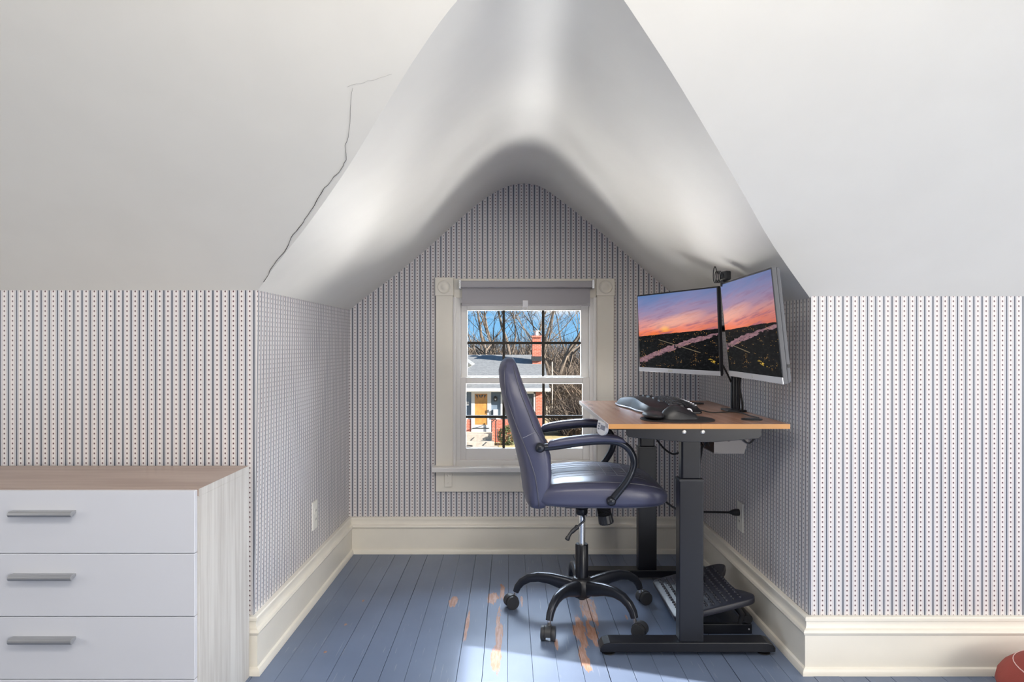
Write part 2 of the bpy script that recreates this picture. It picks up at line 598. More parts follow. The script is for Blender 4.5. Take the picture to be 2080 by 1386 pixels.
def cr(pts, n=6):
    """Catmull-Rom through points"""
    pts = [Vector(p) for p in pts]
    out = []
    for i in range(len(pts) - 1):
        p0, p1, p2, p3 = pts[max(i - 1, 0)], pts[i], pts[i + 1], pts[min(i + 2, len(pts) - 1)]
        for k in range(n):
            t = k / n
            out.append(0.5 * ((2 * p1) + (p2 - p0) * t + (2 * p0 - 5 * p1 + 4 * p2 - p3) * t * t + (3 * p1 - p0 - 3 * p2 + p3) * t ** 3))
    out.append(pts[-1])
    return out

def interp(tab, x):
    if x <= tab[0][0]: return tab[0][1]
    for (a, fa), (b, fb) in zip(tab, tab[1:]):
        if x <= b:
            return fa + (fb - fa) * (x - a) / (b - a)
    return tab[-1][1]

def at(px, py, Y):
    """scene point at depth Y seen at this photo pixel"""
    return Vector(((px - CX) / F * Y, Y, CAMH - (py - CY) / F * Y))

def sgnpow(c, p):
    return math.copysign(abs(c) ** p, c)

# ------------------------------------------------------------------ room shell
YB, YK = 3.61, 2.295                       # back wall of the dormer, front knee walls
XLt, XLb = -0.847, -0.866                  # the left corner leans a little
XR = 1.004
HKL, HKR, SL = 1.282, 1.262, 0.80          # knee wall heights, roof slope
XMIN, XMAX, HTOP = -3.2, 5.0, 2.25
YREAR = -3.2

def hk(x):
    return interp([(-0.05, HKL), (0.20, HKR)], x)
def roof_y(x, h):
    return YK - (h - hk(x)) / SL

floor = MB().box(XMIN - .15, XMAX + .15, YREAR - .15, YB + .16, -0.12, -0.021).build('floor', 'plate_grey')
tag(floor, kind='structure')
PW = 0.0845
i0 = int((XMIN + 0.0927) / PW) - 1
me_plank = None
k = i0
while True:
    xa = -0.0927 + k * PW
    if xa > XMAX:
        break
    k += 1
    ya, yb = YREAR, (YB if -0.95 < xa < 1.0 else YK + 0.02)
    g = (0.0010, 0.0004, 0.0007, 0.0003, 0.0005)[(k * 7) % 5]
    dz = random.uniform(-0.0006, 0.0006)
    MB().box(xa + g, xa + PW - g, ya, yb, -0.021, dz).build('plank', 'floor_paint', floor, bevel=0.0007, seg=1)

# profile of the dormer's curved ceiling on the back wall
prof_px = [(706, 633), (740, 606), (800, 561), (860, 512), (900, 476), (940, 440), (975, 411), (1000, 394), (1020, 383), (1042, 375.5), (1065, 373),
           (1085, 375.5), (1105, 383), (1130, 400), (1165, 427), (1200, 455), (1250, 497), (1300, 540), (1350, 583), (1420, 641)]
prof = [((px - CX) / F * YB, CAMH + (CY - py) / F * YB) for px, py in prof_px]
prof[0] = (XLt, HKL)
prof[-1] = (XR, HKR)
prof = [(p.x, p.y) for p in cr([(a, b, 0) for a, b in prof], 3)]
prof = [(XLt - .03, HKL - .022)] + prof + [(XR + .03, HKR - .024)]

def plate(name, outer, holes, M, thick, mat):
    """flat wall: polygon with holes in local XZ, thickness along +Y"""
    bm = bmesh.new()
    edges = []
    for loop in [outer] + holes:
        vs_ = [bm.verts.new((a, 0, b)) for a, b in loop]
        edges += [bm.edges.new((vs_[i], vs_[(i + 1) % len(vs_)])) for i in range(len(vs_))]
    bmesh.ops.triangle_fill(bm, use_beauty=True, edges=edges, normal=(0, -1, 0))
    geo = bmesh.ops.extrude_face_region(bm, geom=bm.faces[:])
    bmesh.ops.translate(bm, vec=(0, thick, 0), verts=[g_ for g_ in geo['geom'] if isinstance(g_, bmesh.types.BMVert)])
    bmesh.ops.recalc_face_normals(bm, faces=bm.faces)
    bm.transform(M)
    me = bpy.data.meshes.new(name)
    bm.to_mesh(me)
    bm.free()
    o = bpy.data.objects.new(name, me)
    COL.objects.link(o)
    me.materials.append(MATS[mat])
    return tag(o, kind='structure')

# window opening in the back wall
WX0, WX1, WZ0, WZ1 = -0.298, 0.455, 0.455, 1.37
outer = [(XLb - .10, -0.1), (XR + .10, -0.1), (XR + .10, HKR)] + [(a, b + 0.0) for a, b in reversed(prof[1:-1])] + [(XLb - .10, HKL)]
plate('wall_back', outer, [[(WX0, WZ0), (WX1, WZ0), (WX1, WZ1), (WX0, WZ1)]], Matrix.Translation((0, YB, 0)), 0.14, 'wallpaper')

# dormer cheeks
m = MB()
m.add([(XLb, YK, -.1), (XLt, YK, HKL), (XLt + .002, YB, HKL), (XLb + .012, YB, -.1),
       (XLb - .1, YK + .1, -.1), (XLb - .1, YK + .1, HKL), (XLb - .1, YB + .1, HKL), (XLb - .1, YB + .1, -.1)],
      [(0, 1, 2, 3), (4, 7, 6, 5), (0, 4, 5, 1), (3, 2, 6, 7), (1, 5, 6, 2), (0, 3, 7, 4)])
tag(m.build('wall_left', 'wallpaper'), kind='structure')
m = MB()
m.add([(XR, YK, -.1), (XR + .008, YK, HKR), (XR - .006, YB, HKR), (XR - .008, YB, -.1),
       (XR + .1, YK + .1, -.1), (XR + .1, YK + .1, HKR), (XR + .1, YB + .1, HKR), (XR + .1, YB + .1, -.1)],
      [(0, 3, 2, 1), (4, 5, 6, 7), (0, 1, 5, 4), (3, 7, 6, 2), (1, 2, 6, 5), (0, 4, 7, 3)])
tag(m.build('wall_right', 'wallpaper'), kind='structure')
# knee walls facing the room
m = MB()
m.add([(XMIN, YK, -.1), (XMIN, YK, HKL + .004), (XLt, YK, HKL), (XLb, YK, -.1),
       (XMIN, YK + .1, -.1), (XMIN, YK + .1, HKL + .004), (XLt - .1, YK + .1, HKL), (XLb - .1, YK + .1, -.1)],
      [(0, 3, 2, 1), (4, 5, 6, 7), (0, 1, 5, 4), (3, 7, 6, 2), (1, 2, 6, 5), (0, 4, 7, 3)])
tag(m.build('wall_front_left', 'wallpaper'), kind='structure')
m = MB()
m.add([(XMAX, YK, -.1), (XMAX, YK, HKR), (XR + .008, YK, HKR), (XR, YK, -.1),
       (XMAX, YK + .1, -.1), (XMAX, YK + .1, HKR), (XR + .1, YK + .1, HKR), (XR + .1, YK + .1, -.1)],
      [(0, 1, 2, 3), (4, 7, 6, 5), (0, 4, 5, 1), (3, 2, 6, 7), (1, 5, 6, 2), (0, 3, 7, 4)])
tag(m.build('wall_front_right', 'wallpaper'), kind='structure')

def solid(o, t, off):
    s = o.modifiers.new('solid', 'SOLIDIFY')
    s.thickness = t
    s.offset = off
    s.use_rim = False
    return o

# dormer ceiling (smooth vault) and the main slope cut along it
edge_pts = [(x, roof_y(x, h), h) for x, h in prof]
m = MB()
NS = 8
rows = []
for x, h in prof:
    ye = roof_y(x, h)
    rows.append([(x, YB + 0.02 + (ye - YB - 0.02) * k / NS, h) for k in range(NS + 1)])
vs_, fs_ = [p for r in rows for p in r], []
for i in range(len(rows) - 1):
    for k in range(NS):
        a = i * (NS + 1) + k
        fs_.append((a, a + 1, a + NS + 2, a + NS + 1))
m.add(vs_, fs_)
def raw(name, m, mat, smooth=None):
    me = bpy.data.meshes.new(name)
    me.from_pydata(m.v, [], m.f)
    me.materials.append(MATS[mat])
    if smooth:
        me.shade_smooth()
    o = bpy.data.objects.new(name, me)
    COL.objects.link(o)
    return o
def face_down(o, up=False):
    """orient faces so that normals point down (into the room)"""
    bm = bmesh.new()
    bm.from_mesh(o.data)
    for f_ in bm.faces:
        f_.normal_update()
    bad = [f_ for f_ in bm.faces if f_.normal.z > 0]
    bmesh.ops.reverse_faces(bm, faces=bad)
    bm.to_mesh(o.data)
    bm.free()
    return o
o = raw('ceiling_dormer', m, 'ceiling_paint', True)
tag(solid(face_down(o), 0.02, -1), kind='structure')

m = MB()
ia = max(range(len(prof)), key=lambda i: prof[i][1])
apex = edge_pts[ia]
lft, rgt = edge_pts[:ia + 1], edge_pts[ia:][::-1]
for pts, xo in ((lft, XMIN), (rgt, XMAX)):
    for a, b in zip(pts, pts[1:]):
        ho = HKL if xo < 0 else HKR
        ya, yb = YK - (a[2] - ho) / SL, YK - (b[2] - ho) / SL
        m.add([a, b, (xo, yb, b[2]), (xo, ya, a[2])], [(0, 1, 2, 3)])
ya = YK - (HTOP - 1.272) / SL
for xo in (XMIN, XMAX):
    ho = HKL if xo < 0 else HKR
    m.add([apex, (apex[0], ya, HTOP), (xo, ya, HTOP), (xo, YK - (apex[2] - ho) / SL, apex[2])], [(0, 1, 2, 3)])
bmw = raw('ceiling', m, 'ceiling_paint')
bm = bmesh.new(); bm.from_mesh(bmw.data)
bmesh.ops.remove_doubles(bm, verts=bm.verts, dist=0.0005)
bm.to_mesh(bmw.data); bm.free()
tag(solid(face_down(bmw), 0.02, -1), kind='structure')
ceil_main = bmw
YT = ya
YT2 = YREAR + (HTOP - 1.27) / SL
tag(MB().box(XMIN, XMAX, YT2 - .02, YT + .02, HTOP, HTOP + .05).build('ceiling_flat', 'ceiling_paint'), kind='structure')
m = MB().add([(XMIN, YREAR, 1.27), (XMAX, YREAR, 1.27), (XMAX, YT2, HTOP), (XMIN, YT2, HTOP),
              (XMIN, YREAR, 1.32), (XMAX, YREAR, 1.32), (XMAX, YT2, HTOP + .05), (XMIN, YT2, HTOP + .05)],
             [(0, 1, 2, 3), (4, 7, 6, 5), (0, 4, 5, 1), (3, 2, 6, 7), (0, 3, 7, 4), (1, 5, 6, 2)])
tag(m.build('ceiling_rear', 'ceiling_paint'), kind='structure')
tag(MB().box(XMIN, XMAX, YREAR - .1, YREAR, -.1, 1.3).build('wall_rear', 'wallpaper'), kind='structure')
# gable ends; the right one has the window that lets the sun in
gab = [(-YK, -.1), (-YK, 1.27), (-YT, HTOP + .03), (-YT2, HTOP + .03), (-YREAR, 1.27), (-YREAR, -.1)]
Mr = Matrix.Translation((XMAX, 0, 0)) @ Matrix.Rotation(-PI / 2, 4, 'Z')
GY0, GY1, GZ0, GZ1 = -0.50, 0.728, 0.70, 2.06
plate('wall_gable_right', [(a, b) for a, b in gab], [[(-GY1, GZ0), (-GY0, GZ0), (-GY0, GZ1), (-GY1, GZ1)]], Mr, 0.02, 'wallpaper')
Ml = Matrix.Translation((XMIN, 0, 0)) @ Matrix.Rotation(PI / 2, 4, 'Z')
plate('wall_gable_left', [(-a, b) for a, b in gab], [], Ml, 0.12, 'wallpaper')

# ceiling crack along the left hip
def on_slope(px, py):
    s_ = (CY - py) / F
    Y = ((HKL - CAMH) + SL * YK) / (s_ + SL)
    return at(px, py, Y) + Vector((0, -0.0009, -0.0009))
crack_px = [(716, 178), (714, 200), (712, 225), (711, 250), (709, 272), (706, 285), (700, 295), (703, 312), (703, 325), (697, 336), (688, 350), (678, 359), (670, 372), (660, 381),
            (653, 393), (645, 405), (640, 417), (630, 431), (620, 445), (612, 457), (604, 468), (596, 476), (588, 490), (582, 505), (577, 514), (566, 525), (556, 538), (549, 550), (541, 565), (532, 580)]
cp = []
for (a, b), (c, d) in zip(crack_px, crack_px[1:]):
    for q in (0, 0.5):
        cp.append(on_slope(a + (c - a) * q + random.uniform(-1, 1), b + (d - b) * q))
MB().tube(cp, [0.00025 + 0.0007 * min(1, i / 26) * random.uniform(.5, 1.1) for i in range(len(cp))], 5).build('crack', 'crack_dark', ceil_main)
cp = [on_slope(705 + i * 7, 176 - i * 1.9 + random.uniform(-1.4, 1.4)) for i in range(14)]
MB().tube(cp, 0.00016, 5).build('crack', 'crack_dark', ceil_main)

# ------------------------------------------------------------------ baseboards (swept, mitred)
bb_prof = [(0.0, 0.0), (0.034, 0.0), (0.034, 0.012), (0.029, 0.022), (0.022, 0.026), (0.022, 0.130), (0.026, 0.134), (0.029, 0.141), (0.026, 0.149),
           (0.018, 0.153), (0.015, 0.160), (0.015, 0.175), (0.019, 0.177), (0.019, 0.186), (0.016, 0.190), (0.0, 0.190)]
path = [(-3.2, YK), (XLb + .003, YK), (XLb + .014, YB), (XR - .008, YB), (XR, YK), (5.0, YK)]
path = [Vector((a, b)) for a, b in path]
def offs(i):
    def nrm(a, b):
        d_ = (b - a).normalized()
        return Vector((d_.y, -d_.x))
    if i == 0: return nrm(path[0], path[1])
    if i == len(path) - 1: return nrm(path[-2], path[-1])
    n1, n2 = nrm(path[i - 1], path[i]), nrm(path[i], path[i + 1])
    return (n1 + n2) / (1 + n1.dot(n2))
for i, nm in enumerate(('baseboard_front_left', 'baseboard_left', 'baseboard_back', 'baseboard_right', 'baseboard_front_right')):
    rings = []
    for j in (i, i + 1):
        o2 = offs(j)
        rings.append([(path[j].x + o2.x * t, path[j].y + o2.y * t, h) for t, h in bb_prof])
    tag(MB().loft(rings).build(nm, 'trim_paint', smooth=30), kind='structure')

# ------------------------------------------------------------------ window
def wx(px): return (px - CX) / F * YB
def wz(py): return CAMH - (py - CY) / F * YB
win = thing('window_1', None, None, (0.08, YB, 0.46), kind='structure')
# side casings and head, flat boards with a bead on the inner edge
for a, b in ((886, 921), (1211, 1246)):
    MB().box(wx(a), wx(b), YB - .022, YB, wz(946), wz(600)).build('casing', 'trim_paint', win, bevel=0.003)
for a, b in ((921, 927), (1205, 1211)):
    MB().box(wx(a), wx(b), YB - .030, YB + .02, wz(946), wz(604)).build('casing_bead', 'sash_paint', win, bevel=0.004)
MB().box(wx(922), wx(1210), YB - .020, YB, wz(606), wz(567)).build('head_casing', 'trim_paint', win, bevel=0.003)
for a, b in ((885, 922), (1210, 1247.5)):
    bl = MB().box(wx(a), wx(b), YB - .030, YB, wz(601.5), wz(565 if a < 1000 else 567)).build('corner_block', 'trim_paint', win, bevel=0.002)
    Mx = Matrix.Translation((wx((a + b) / 2), YB - .030, wz(584))) @ Matrix.Rotation(PI / 2, 4, 'X')
    MB().lathe([(0.036, -0.002), (0.036, 0.002), (0.032, 0.005), (0.027, 0.001), (0.020, 0.000), (0.014, 0.003), (0.008, 0.005), (0.002, 0.006)], 28, Mx).build('rosette', 'trim_paint', bl, smooth=50)
# jambs around the opening
for x0, x1 in ((WX0, wx(935)), (wx(1198), WX1)):
    MB().box(x0, x1, YB - .004, YB + .14, WZ0, WZ1).build('jamb', 'sash_paint', win, bevel=0.002)
MB().box(wx(935), wx(1198), YB - .004, YB + .14, wz(616), WZ1).build('head_jamb', 'sash_paint', win)
# stool (inner sill), apron and cleats
MB().box(wx(880), wx(1253), YB - .075, YB + .03, wz(955), wz(945)).build('stool', 'sash_paint', win, bevel=0.004)
MB().box(wx(922), wx(1210), YB - .012, YB + .05, wz(946), wz(935)).build('sill_stop', 'sash_paint', win, bevel=0.003)
MB().box(wx(886), wx(1246), YB - .020, YB, wz(998), wz(955)).build('apron', 'trim_paint', win, bevel=0.003)
for a in (904, 1056, 1212):
    cl = MB().box(wx(a), wx(a + 15), YB - .034, YB - .018, wz(987), wz(956)).build('cleat', 'trim_paint', win, bevel=0.002)
    for pz in (964, 979):
        Mx = Matrix.Translation((wx(a + 7.5), YB - .034, wz(pz))) @ Matrix.Rotation(PI / 2, 4, 'X')
        MB().lathe([(0.005, 0.0), (0.005, 0.0015), (0.003, 0.003)], 10, Mx).build('screw_head', 'trim_paint', cl, smooth=40)
# sashes
def sash(x0, x1, zt0, zt1, gx0, gx1, gz0, gz1, y0, mid_z):
    y1 = y0 + .035
    s = MB()
    s.box(x0, gx0, y0, y1, zt0, zt1)
    s.box(gx1, x1, y0, y1, zt0, zt1)
    s.box(gx0, gx1, y0, y1, zt0, gz0)
    s.box(gx0, gx1, y0, y1, gz1, zt1)
    so = s.build('sash', 'sash_paint', win, bevel=0.003)
    xs = [gx0, wx(1023), wx(1104.5), gx1]
    zs = [gz0, mid_z, gz1]
    w = 0.0068
    for xm in xs[1:3]:
        MB().box(xm - w, xm + w, y0 + .012, y0 + .026, gz0, gz1).build('muntin', 'muntin_dark', so)
    MB().box(gx0, gx1, y0 + .0115, y0 + .0265, mid_z - w, mid_z + w).build('muntin', 'muntin_dark', so)
    for i in range(3):
        for j in range(2):
            a = xs[i] + (w if i else -0.004); b = xs[i + 1] - (w if i < 2 else -0.004)
            c = zs[j] + (w if j else -0.004); d = zs[j + 1] - (w if j < 1 else -0.004)
            MB().box(a, b, y0 + .018, y0 + .020, c, d).build('pane', 'pane_glass', so)
    return so
sash(wx(935), wx(1198), wz(781), wz(616), wx(948), wx(1182), wz(765), wz(630), YB + .052, wz(697))
lows = sash(wx(932), wx(1199), wz(936), wz(767), wx(946), wx(1184), wz(912), wz(780), YB + .012, wz(848))
lf = MB().box(wx(1046), wx(1061), YB + .004, YB + .012, wz(932), wz(923)).build('sash_lift', 'sash_paint', win, bevel=0.002)
MB().box(wx(1049), wx(1058), YB + .0005, YB + .004, wz(930), wz(927)).build('lift_lip', 'sash_paint', lf, bevel=0.001)

# roller blind
bl = thing('roller_blind', 'grey roller blind rolled up at the head of the dormer window', 'blind', (0.08, YB - .05, 1.43))
MB().box(wx(938), wx(1200), YB - .085, YB - .040, wz(587), wz(573.5)).build('cassette', 'blind_fabric', bl, bevel=0.006)
for a in (934, 1199):
    MB().box(wx(a), wx(a + 5), YB - .088, YB - .020, wz(590), wz(571)).build('bracket', 'chrome', bl, bevel=0.003)
fb = MB().box(wx(940), wx(1196), YB - .056, YB - .0545, wz(622), wz(586)).build('fabric', 'blind_fabric', bl)
MB().box(wx(940), wx(1196), YB - .060, YB - .0505, wz(623), wz(618.5)).build('bottom_bar', 'blind_fabric', bl, bevel=0.002)
MB().box(wx(1061), wx(1072), YB - .063, YB - .060, wz(626), wz(612)).build('pull_tab', 'clear_plastic', bl, bevel=0.001)
ring = [Vector((wx(1066.5) + .0135 * math.cos(t), YB - .0615, wz(628) + .0085 * math.sin(t))) for t in [2 * PI * k / 16 for k in range(16)]]
MB().tube(ring, 0.0018, 6, closed=True).build('pull_ring', 'clear_plastic', bl, smooth=60)

# gable window frame on the right (lets the sun in; stands outside the photograph)
gw = thing('window_2', None, None, (XMAX, 1.0, GZ0), kind='structure')
for y0, y1, z0, z1 in ((GY0, GY0 + .035, GZ0, GZ1), (GY1 - .0, GY1 + .06, GZ0 - .05, GZ1 + .05), (GY0, GY1, GZ0 - .05, GZ0)):
    MB().box(XMAX - .02, XMAX + .02, y0, y1, z0, z1).build('casing', 'trim_paint', gw)

# ------------------------------------------------------------------ outlets
def outlet(x, y, sgn, label):
    t = thing('wall_outlet', label, 'outlet', (x, y, 0.354), group=None)
    s = -sgn
    MB().box(x, x + s * .006, y - .036, y + .036, .293, .416).build('cover_plate', 'outlet_plastic', t, bevel=0.002)
    for dz in (-.019, .019):
        so = MB().box(x + s * .006, x + s * .008, y - .016, y + .016, .354 + dz - .014, .354 + dz + .014).build('socket', 'outlet_plastic', t, bevel=0.002)
        for dy in (-.006, .006):
            MB().box(x + s * .008, x + s * .0084, y + dy - .0012, y + dy + .0012, .354 + dz - .003, .354 + dz + .006).build('slot', 'plate_grey', so)
    return t
outlet(-0.8565, 2.985, -1, 'white outlet plate on the left wall of the alcove')
outlet(0.9995, 2.955, 1, 'white outlet plate on the right wall behind the desk')

# ------------------------------------------------------------------ dresser
DX1, DX0, DY0, DY1, DH = -0.862, -1.693, 1.893, 2.258, 0.699
dr = thing('dresser', 'white four-drawer dresser with oak-look top and side', 'dresser', ((DX0 + DX1) / 2, 2.07, 0))
for x0, x1 in ((DX0, DX0 + .018), (DX1 - .018, DX1)):
    MB().box(x0, x1, DY0 + .0, DY1, 0, DH - .020).build('side_panel', 'dresser_side', dr, bevel=0.001, seg=1)
MB().box(DX0 + .018, DX1 - .018, DY1 - .006, DY1, 0.01, DH - .02).build('back_panel', 'dresser_side', dr)
tp = MB().box(DX0, DX1 - .0012, DY0, DY1, DH - .020, DH).build('top_panel', 'dresser_top', dr, bevel=0.001, seg=1)
MB().box(DX1 - .0012, DX1 + .0002, DY0, DY1, DH - .020, DH).build('edge_band', 'dresser_side', tp)
MB().box(DX0 + .018, DX1 - .018, DY0 + .012, DY0 + .02, 0, 0.02).build('plinth', 'dresser_side', dr)
for i in range(4):
    z1 = DH - .0015 - i * .1732
    z0 = z1 - .1712
    d = MB().box(DX0 + .001, DX1 - .004, DY0 - .018, DY0 - .0005, z0, z1).build('drawer', 'drawer_white', dr, bevel=0.0012, seg=1)
    MB().box(DX0 + .03, DX1 - .03, DY0 + .001, DY1 - .02, z0 + .02, z1 - .025).build('drawer_box', 'drawer_gap', d)
    zc = z0 + .1126
    h = MB()
    arc = [(DY0 - .018, zc + .006), (DY0 - .036, zc + .0065), (DY0 - .042, zc + .003), (DY0 - .043, zc - .003), (DY0 - .040, zc - .008), (DY0 - .035, zc - .009), (DY0 - .032, zc - .004),
           (DY0 - .018, zc - .001)]
    h.prism(arc, 0, -1.364, -1.191)
    h.build('handle', 'handle_steel', d, bevel=0.001)

# ------------------------------------------------------------------ red cushion at the right edge
pc = Vector((1.700, 2.045, 0.052))
pa, pb_, pz = 0.205, 0.20, 0.095
cu = thing('floor_cushion', 'red fabric floor cushion with pale double piping in the right corner', 'cushion', (pc.x, pc.y, 0))
rings = []
NR = 14
for i in range(NR + 1):
    t = -PI / 2 + PI * i / NR
    rr = max(0.02, math.cos(t) ** 0.8 if math.cos(t) > 0 else 0.02)
    zz = pc.z + (pz if t > 0 else 0.052) * math.sin(t)
    rings.append([(pc.x + pa * rr * math.cos(2 * PI * k / 32), pc.y + pb_ * rr * math.sin(2 * PI * k / 32), zz) for k in range(32)])
MB().loft(rings).build('cover', 'red_fabric', cu, smooth=60)
for zo in (0.60, 0.74):
    ring = []
    for k in range(40):
        a = 2 * PI * k / 40
        # piping runs round the cushion a little tilted
        s_ = min(0.98, zo + 0.10 * math.cos(a - 2.6))
        rr = math.sqrt(max(0.0, 1 - s_ * s_)) ** 0.8
        ring.append((pc.x + (pa * rr + .0006) * math.cos(a), pc.y + (pb_ * rr + .0006) * math.sin(a), pc.z + pz * s_))
    MB().tube(ring, 0.0016, 6, closed=True).build('piping', 'white_piping', cu, smooth=60)

# ------------------------------------------------------------------ standing desk
TX0, TX1, TY0, TY1, TH = 0.330, 0.939, 2.290, 3.245, 0.833
TT = 0.0165
desk = thing('standing_desk', 'standing desk with brown wood top and two black lifting legs', 'desk', (0.635, 2.77, 0))
xm = 0.640
for x0, x1 in ((TX0, xm - .0003), (xm + .0003, TX1)):
    pn = MB().box(x0, x1, TY0, TY1, TH - TT, TH).build('tabletop_panel', 'desk_top', desk, bevel=0.001, seg=1)
    MB().box(x0 + (.001 if x0 == TX0 else 0), x1, TY0 - .0012, TY0 + .0006, TH - TT + .0004, TH - .0006).build('edge_band', 'edge_orange', pn)
    if x0 == TX0:
        MB().box(TX0 - .0012, TX0 + .0006, TY0, TY1, TH - TT + .0004, TH - .0006).build('edge_band', 'edge_glare', pn)
for idx, (yc, near) in enumerate(((2.436, True), (3.205, False))):
    # foot: low bar with chamfered ends
    ft = MB()
    ft.loft([[(x, yc + y, z) for y, z in ((-.034 * s, .016), (.034 * s, .016), (.034 * s, zt), (-.034 * s, zt))] for x, s, zt in ((.318, .92, .030), (.330, 1, .044), (.352, 1, .050), (.905, 1, .050), (.925, 1, .044), (.936, .92, .030))])
    fo = ft.build('foot', 'black_metal', desk, bevel=0.0025)
    for xg in (.352, .905):
        MB().lathe([(0.022, 0.0), (0.022, .004), (.012, .006), (.008, .017)], 18, Matrix.Translation((xg, yc, 0))).build('levelling_foot', 'black_rubber', fo, smooth=40)
    MB().box(.598, .683, yc - .028, yc + .028, .049, .622).build('lower_column', 'black_metal', desk, bevel=0.003)
    MB().box(.597, .684, yc - .029, yc + .029, .616, .624).build('column_collar', 'black_plastic', desk, bevel=0.001)
    up = MB().box(.606, .675, yc - .023, yc + .023, .622, .79).build('upper_column', 'black_metal', desk, bevel=0.006)
    yb0 = TY0 + .012 if near else TY1 - .016
    z1 = TH - TT
    poly = [(.392, z1), (.392, z1 - .022), (.402, z1 - .030), (.590, z1 - .046), (.690, z1 - .046), (.838, z1 - .034), (.848, z1 - .026), (.848, z1)]
    br = MB().prism(poly, 1, yb0, yb0 + .004).build('side_bracket', 'black_metal', desk, bevel=0.0015)
    MB().box(.585, .697, *((yb0 + .0042, yc) if near else (yc, yb0 - .0002)), z1 - .044, z1 - .0005).build('leg_head', 'black_metal', br)
    if near:
        for px in (1389.5, 1427.5):
            pp = at(px, 877.5, yb0)
            Mx = Matrix.Translation((pp.x, yb0, pp.z)) @ Matrix.Rotation(PI / 2, 4, 'X')
            sc = MB().lathe([(0.0075, 0.0), (0.0075, 0.0012), (.006, .003), (.0035, .0036), (.003, .002)], 18, Mx).build('bolt', 'screw_zinc', br, smooth=35)
for x0 in (.560, .700):
    MB().box(x0, x0 + .022, 2.40, 3.22, TH - TT - .028, TH - TT - .0005).build('cross_rail', 'black_metal', desk, bevel=0.002)
MB().box(TX0 + .022, .42, 2.378, 2.408, TH - TT - .014, TH - TT - .0005).build('control_arm', 'black_metal', desk, bevel=0.001)
# handset under the front edge, tilted
hs = []
for k in range(13):
    a = PI + PI * k / 12
    hs.append((2.393 + .0235 * math.cos(a), .008 + .0235 * math.sin(a) - .012))
hs = [(2.3695, .018)] + hs + [(2.4165, .018)]
Mh = Matrix.Translation((TX0 - .012, 2.372, TH - TT - .006)) @ Matrix.Rotation(math.radians(38), 4, 'Z') @ Matrix.Rotation(math.radians(14), 4, 'X') @ Matrix.Translation((0, -2.393, 0))
ctl = MB()
ctl.loft([[Mh @ Vector((0, y, z)) for y, z in hs], [Mh @ Vector((.012, y, z)) for y, z in hs]])
ctl = ctl.build('control_panel', 'control_silver', desk, bevel=0.0015)
MB().box(-.0008, .0005, 2.377, 2.398, -.006, .010, Mh).build('display', 'display_grey', ctl)
for q in range(3):
    MB().box(-.0012, .0005, 2.402, 2.410, -.010 + q * .009, -.004 + q * .009, Mh).build('button', 'display_grey', ctl)
# sheet-metal cable tray under the back half
tr = MB()
tq = [(.735, TH - TT - .002), (.735, .710), (.842, .706), (.852, .738), (.885, TH - TT - .002)]
tr.prism(tq, 1, 2.46, 2.462)
tr.box(.735, .842, 2.462, 2.95, .706, .7085)
tr.add([(.842, 2.462, .706), (.852, 2.462, .738), (.852, 2.95, .738), (.842, 2.95, .706), (.8435, 2.462, .705), (.8535, 2.462, .737), (.8535, 2.95, .737), (.8435, 2.95, .705)],
       [(0, 1, 2, 3), (4, 7, 6, 5), (0, 4, 5, 1), (3, 2, 6, 7), (0, 3, 7, 4), (1, 5, 6, 2)])
tr = tr.build('cable_tray', 'tray_grey', desk)
Mx = Matrix.Translation((.788, 2.46, .758)) @ Matrix.Rotation(PI / 2, 4, 'X')
MB().lathe([(0.0085, 0), (0.0085, .0005), (0.005, .0008)], 16, Mx).build('emblem', 'emblem_dark', tr)
# wad of cables in the tray's open end
for q in range(7):
    rr_ = random.Random(q)
    p = [(.70 + rr_.random() * .035, 2.47 + rr_.random() * .10, .716 + rr_.random() * .075) for _ in range(6)]
    MB().tube(cr(p, 5), .0026, 6).build('cable_loop', 'cable_brown' if q == 3 else 'black_rubber', tr, smooth=60)
# grommets
for px, py, nm in ((1527, 853, 0), (1413, 820.5, 1)):
    Y = (CAMH - TH) * F / (py - CY)
    MB().lathe([(0.036, -.002), (0.036, .003), (.032, .0045), (0.004, .0045)], 24, Matrix.Translation((min(.90, (px - CX) / F * Y), Y, TH))).build('grommet', 'black_plastic', desk, smooth=40)

def cord(name, pts, r, label, mat='black_rubber', group=None):
    return tag(MB().tube(cr(pts, 8), r, 7).build(name, mat, smooth=60), label, 'cord', group)
pc_ = thing('power_cord', 'black power cord plugged into the outlet on the right wall', 'cord', (.9, 2.95, .37))
P0 = Vector((0.990, 2.955, .373))
MB().tube(cr([(.62, 2.80, .47), (.70, 2.86, .41), (.80, 2.92, .385), (.90, 2.95, .375), (.955, 2.955, .373)], 8), .0045, 8).build('cable', 'black_rubber', pc_, smooth=60)
MB().tube([(.948, 2.955, .373), (.955, 2.955, .373), (.962, 2.955, .373), (.975, 2.955, .373), (.9905, 2.955, .373)], [.006, .008, .0125, .015, .015], 10).build('plug', 'black_plastic', pc_, smooth=40)
cord('hanging_cable', [(.62, 3.17, .80), (.625, 3.10, .74), (.655, 2.98, .665), (.69, 2.90, .635), (.72, 2.84, .66)], .0042, 'long black cable sagging between the two desk legs')
cord('hanging_cable', [(.63, 3.15, .803), (.67, 3.0, .775), (.71, 2.9, .768), (.74, 2.84, .775)], .0042, 'short black cable just under the desktop beside the rear leg')
cord('hanging_cable', [(.735, 2.60, .738), (.722, 2.58, .69), (.705, 2.55, .64), (.69, 2.52, .60)], .0048, 'black cable dropping from the grey tray to the front desk leg')
cord('hanging_cable', [(.80, 2.452, .800), (.832, 2.450, .765), (.858, 2.452, .745), (.885, 2.458, .768), (.905, 2.47, .80), (.91, 2.48, .815)], .0028, 'thin black cable looping out behind the grey cable tray')

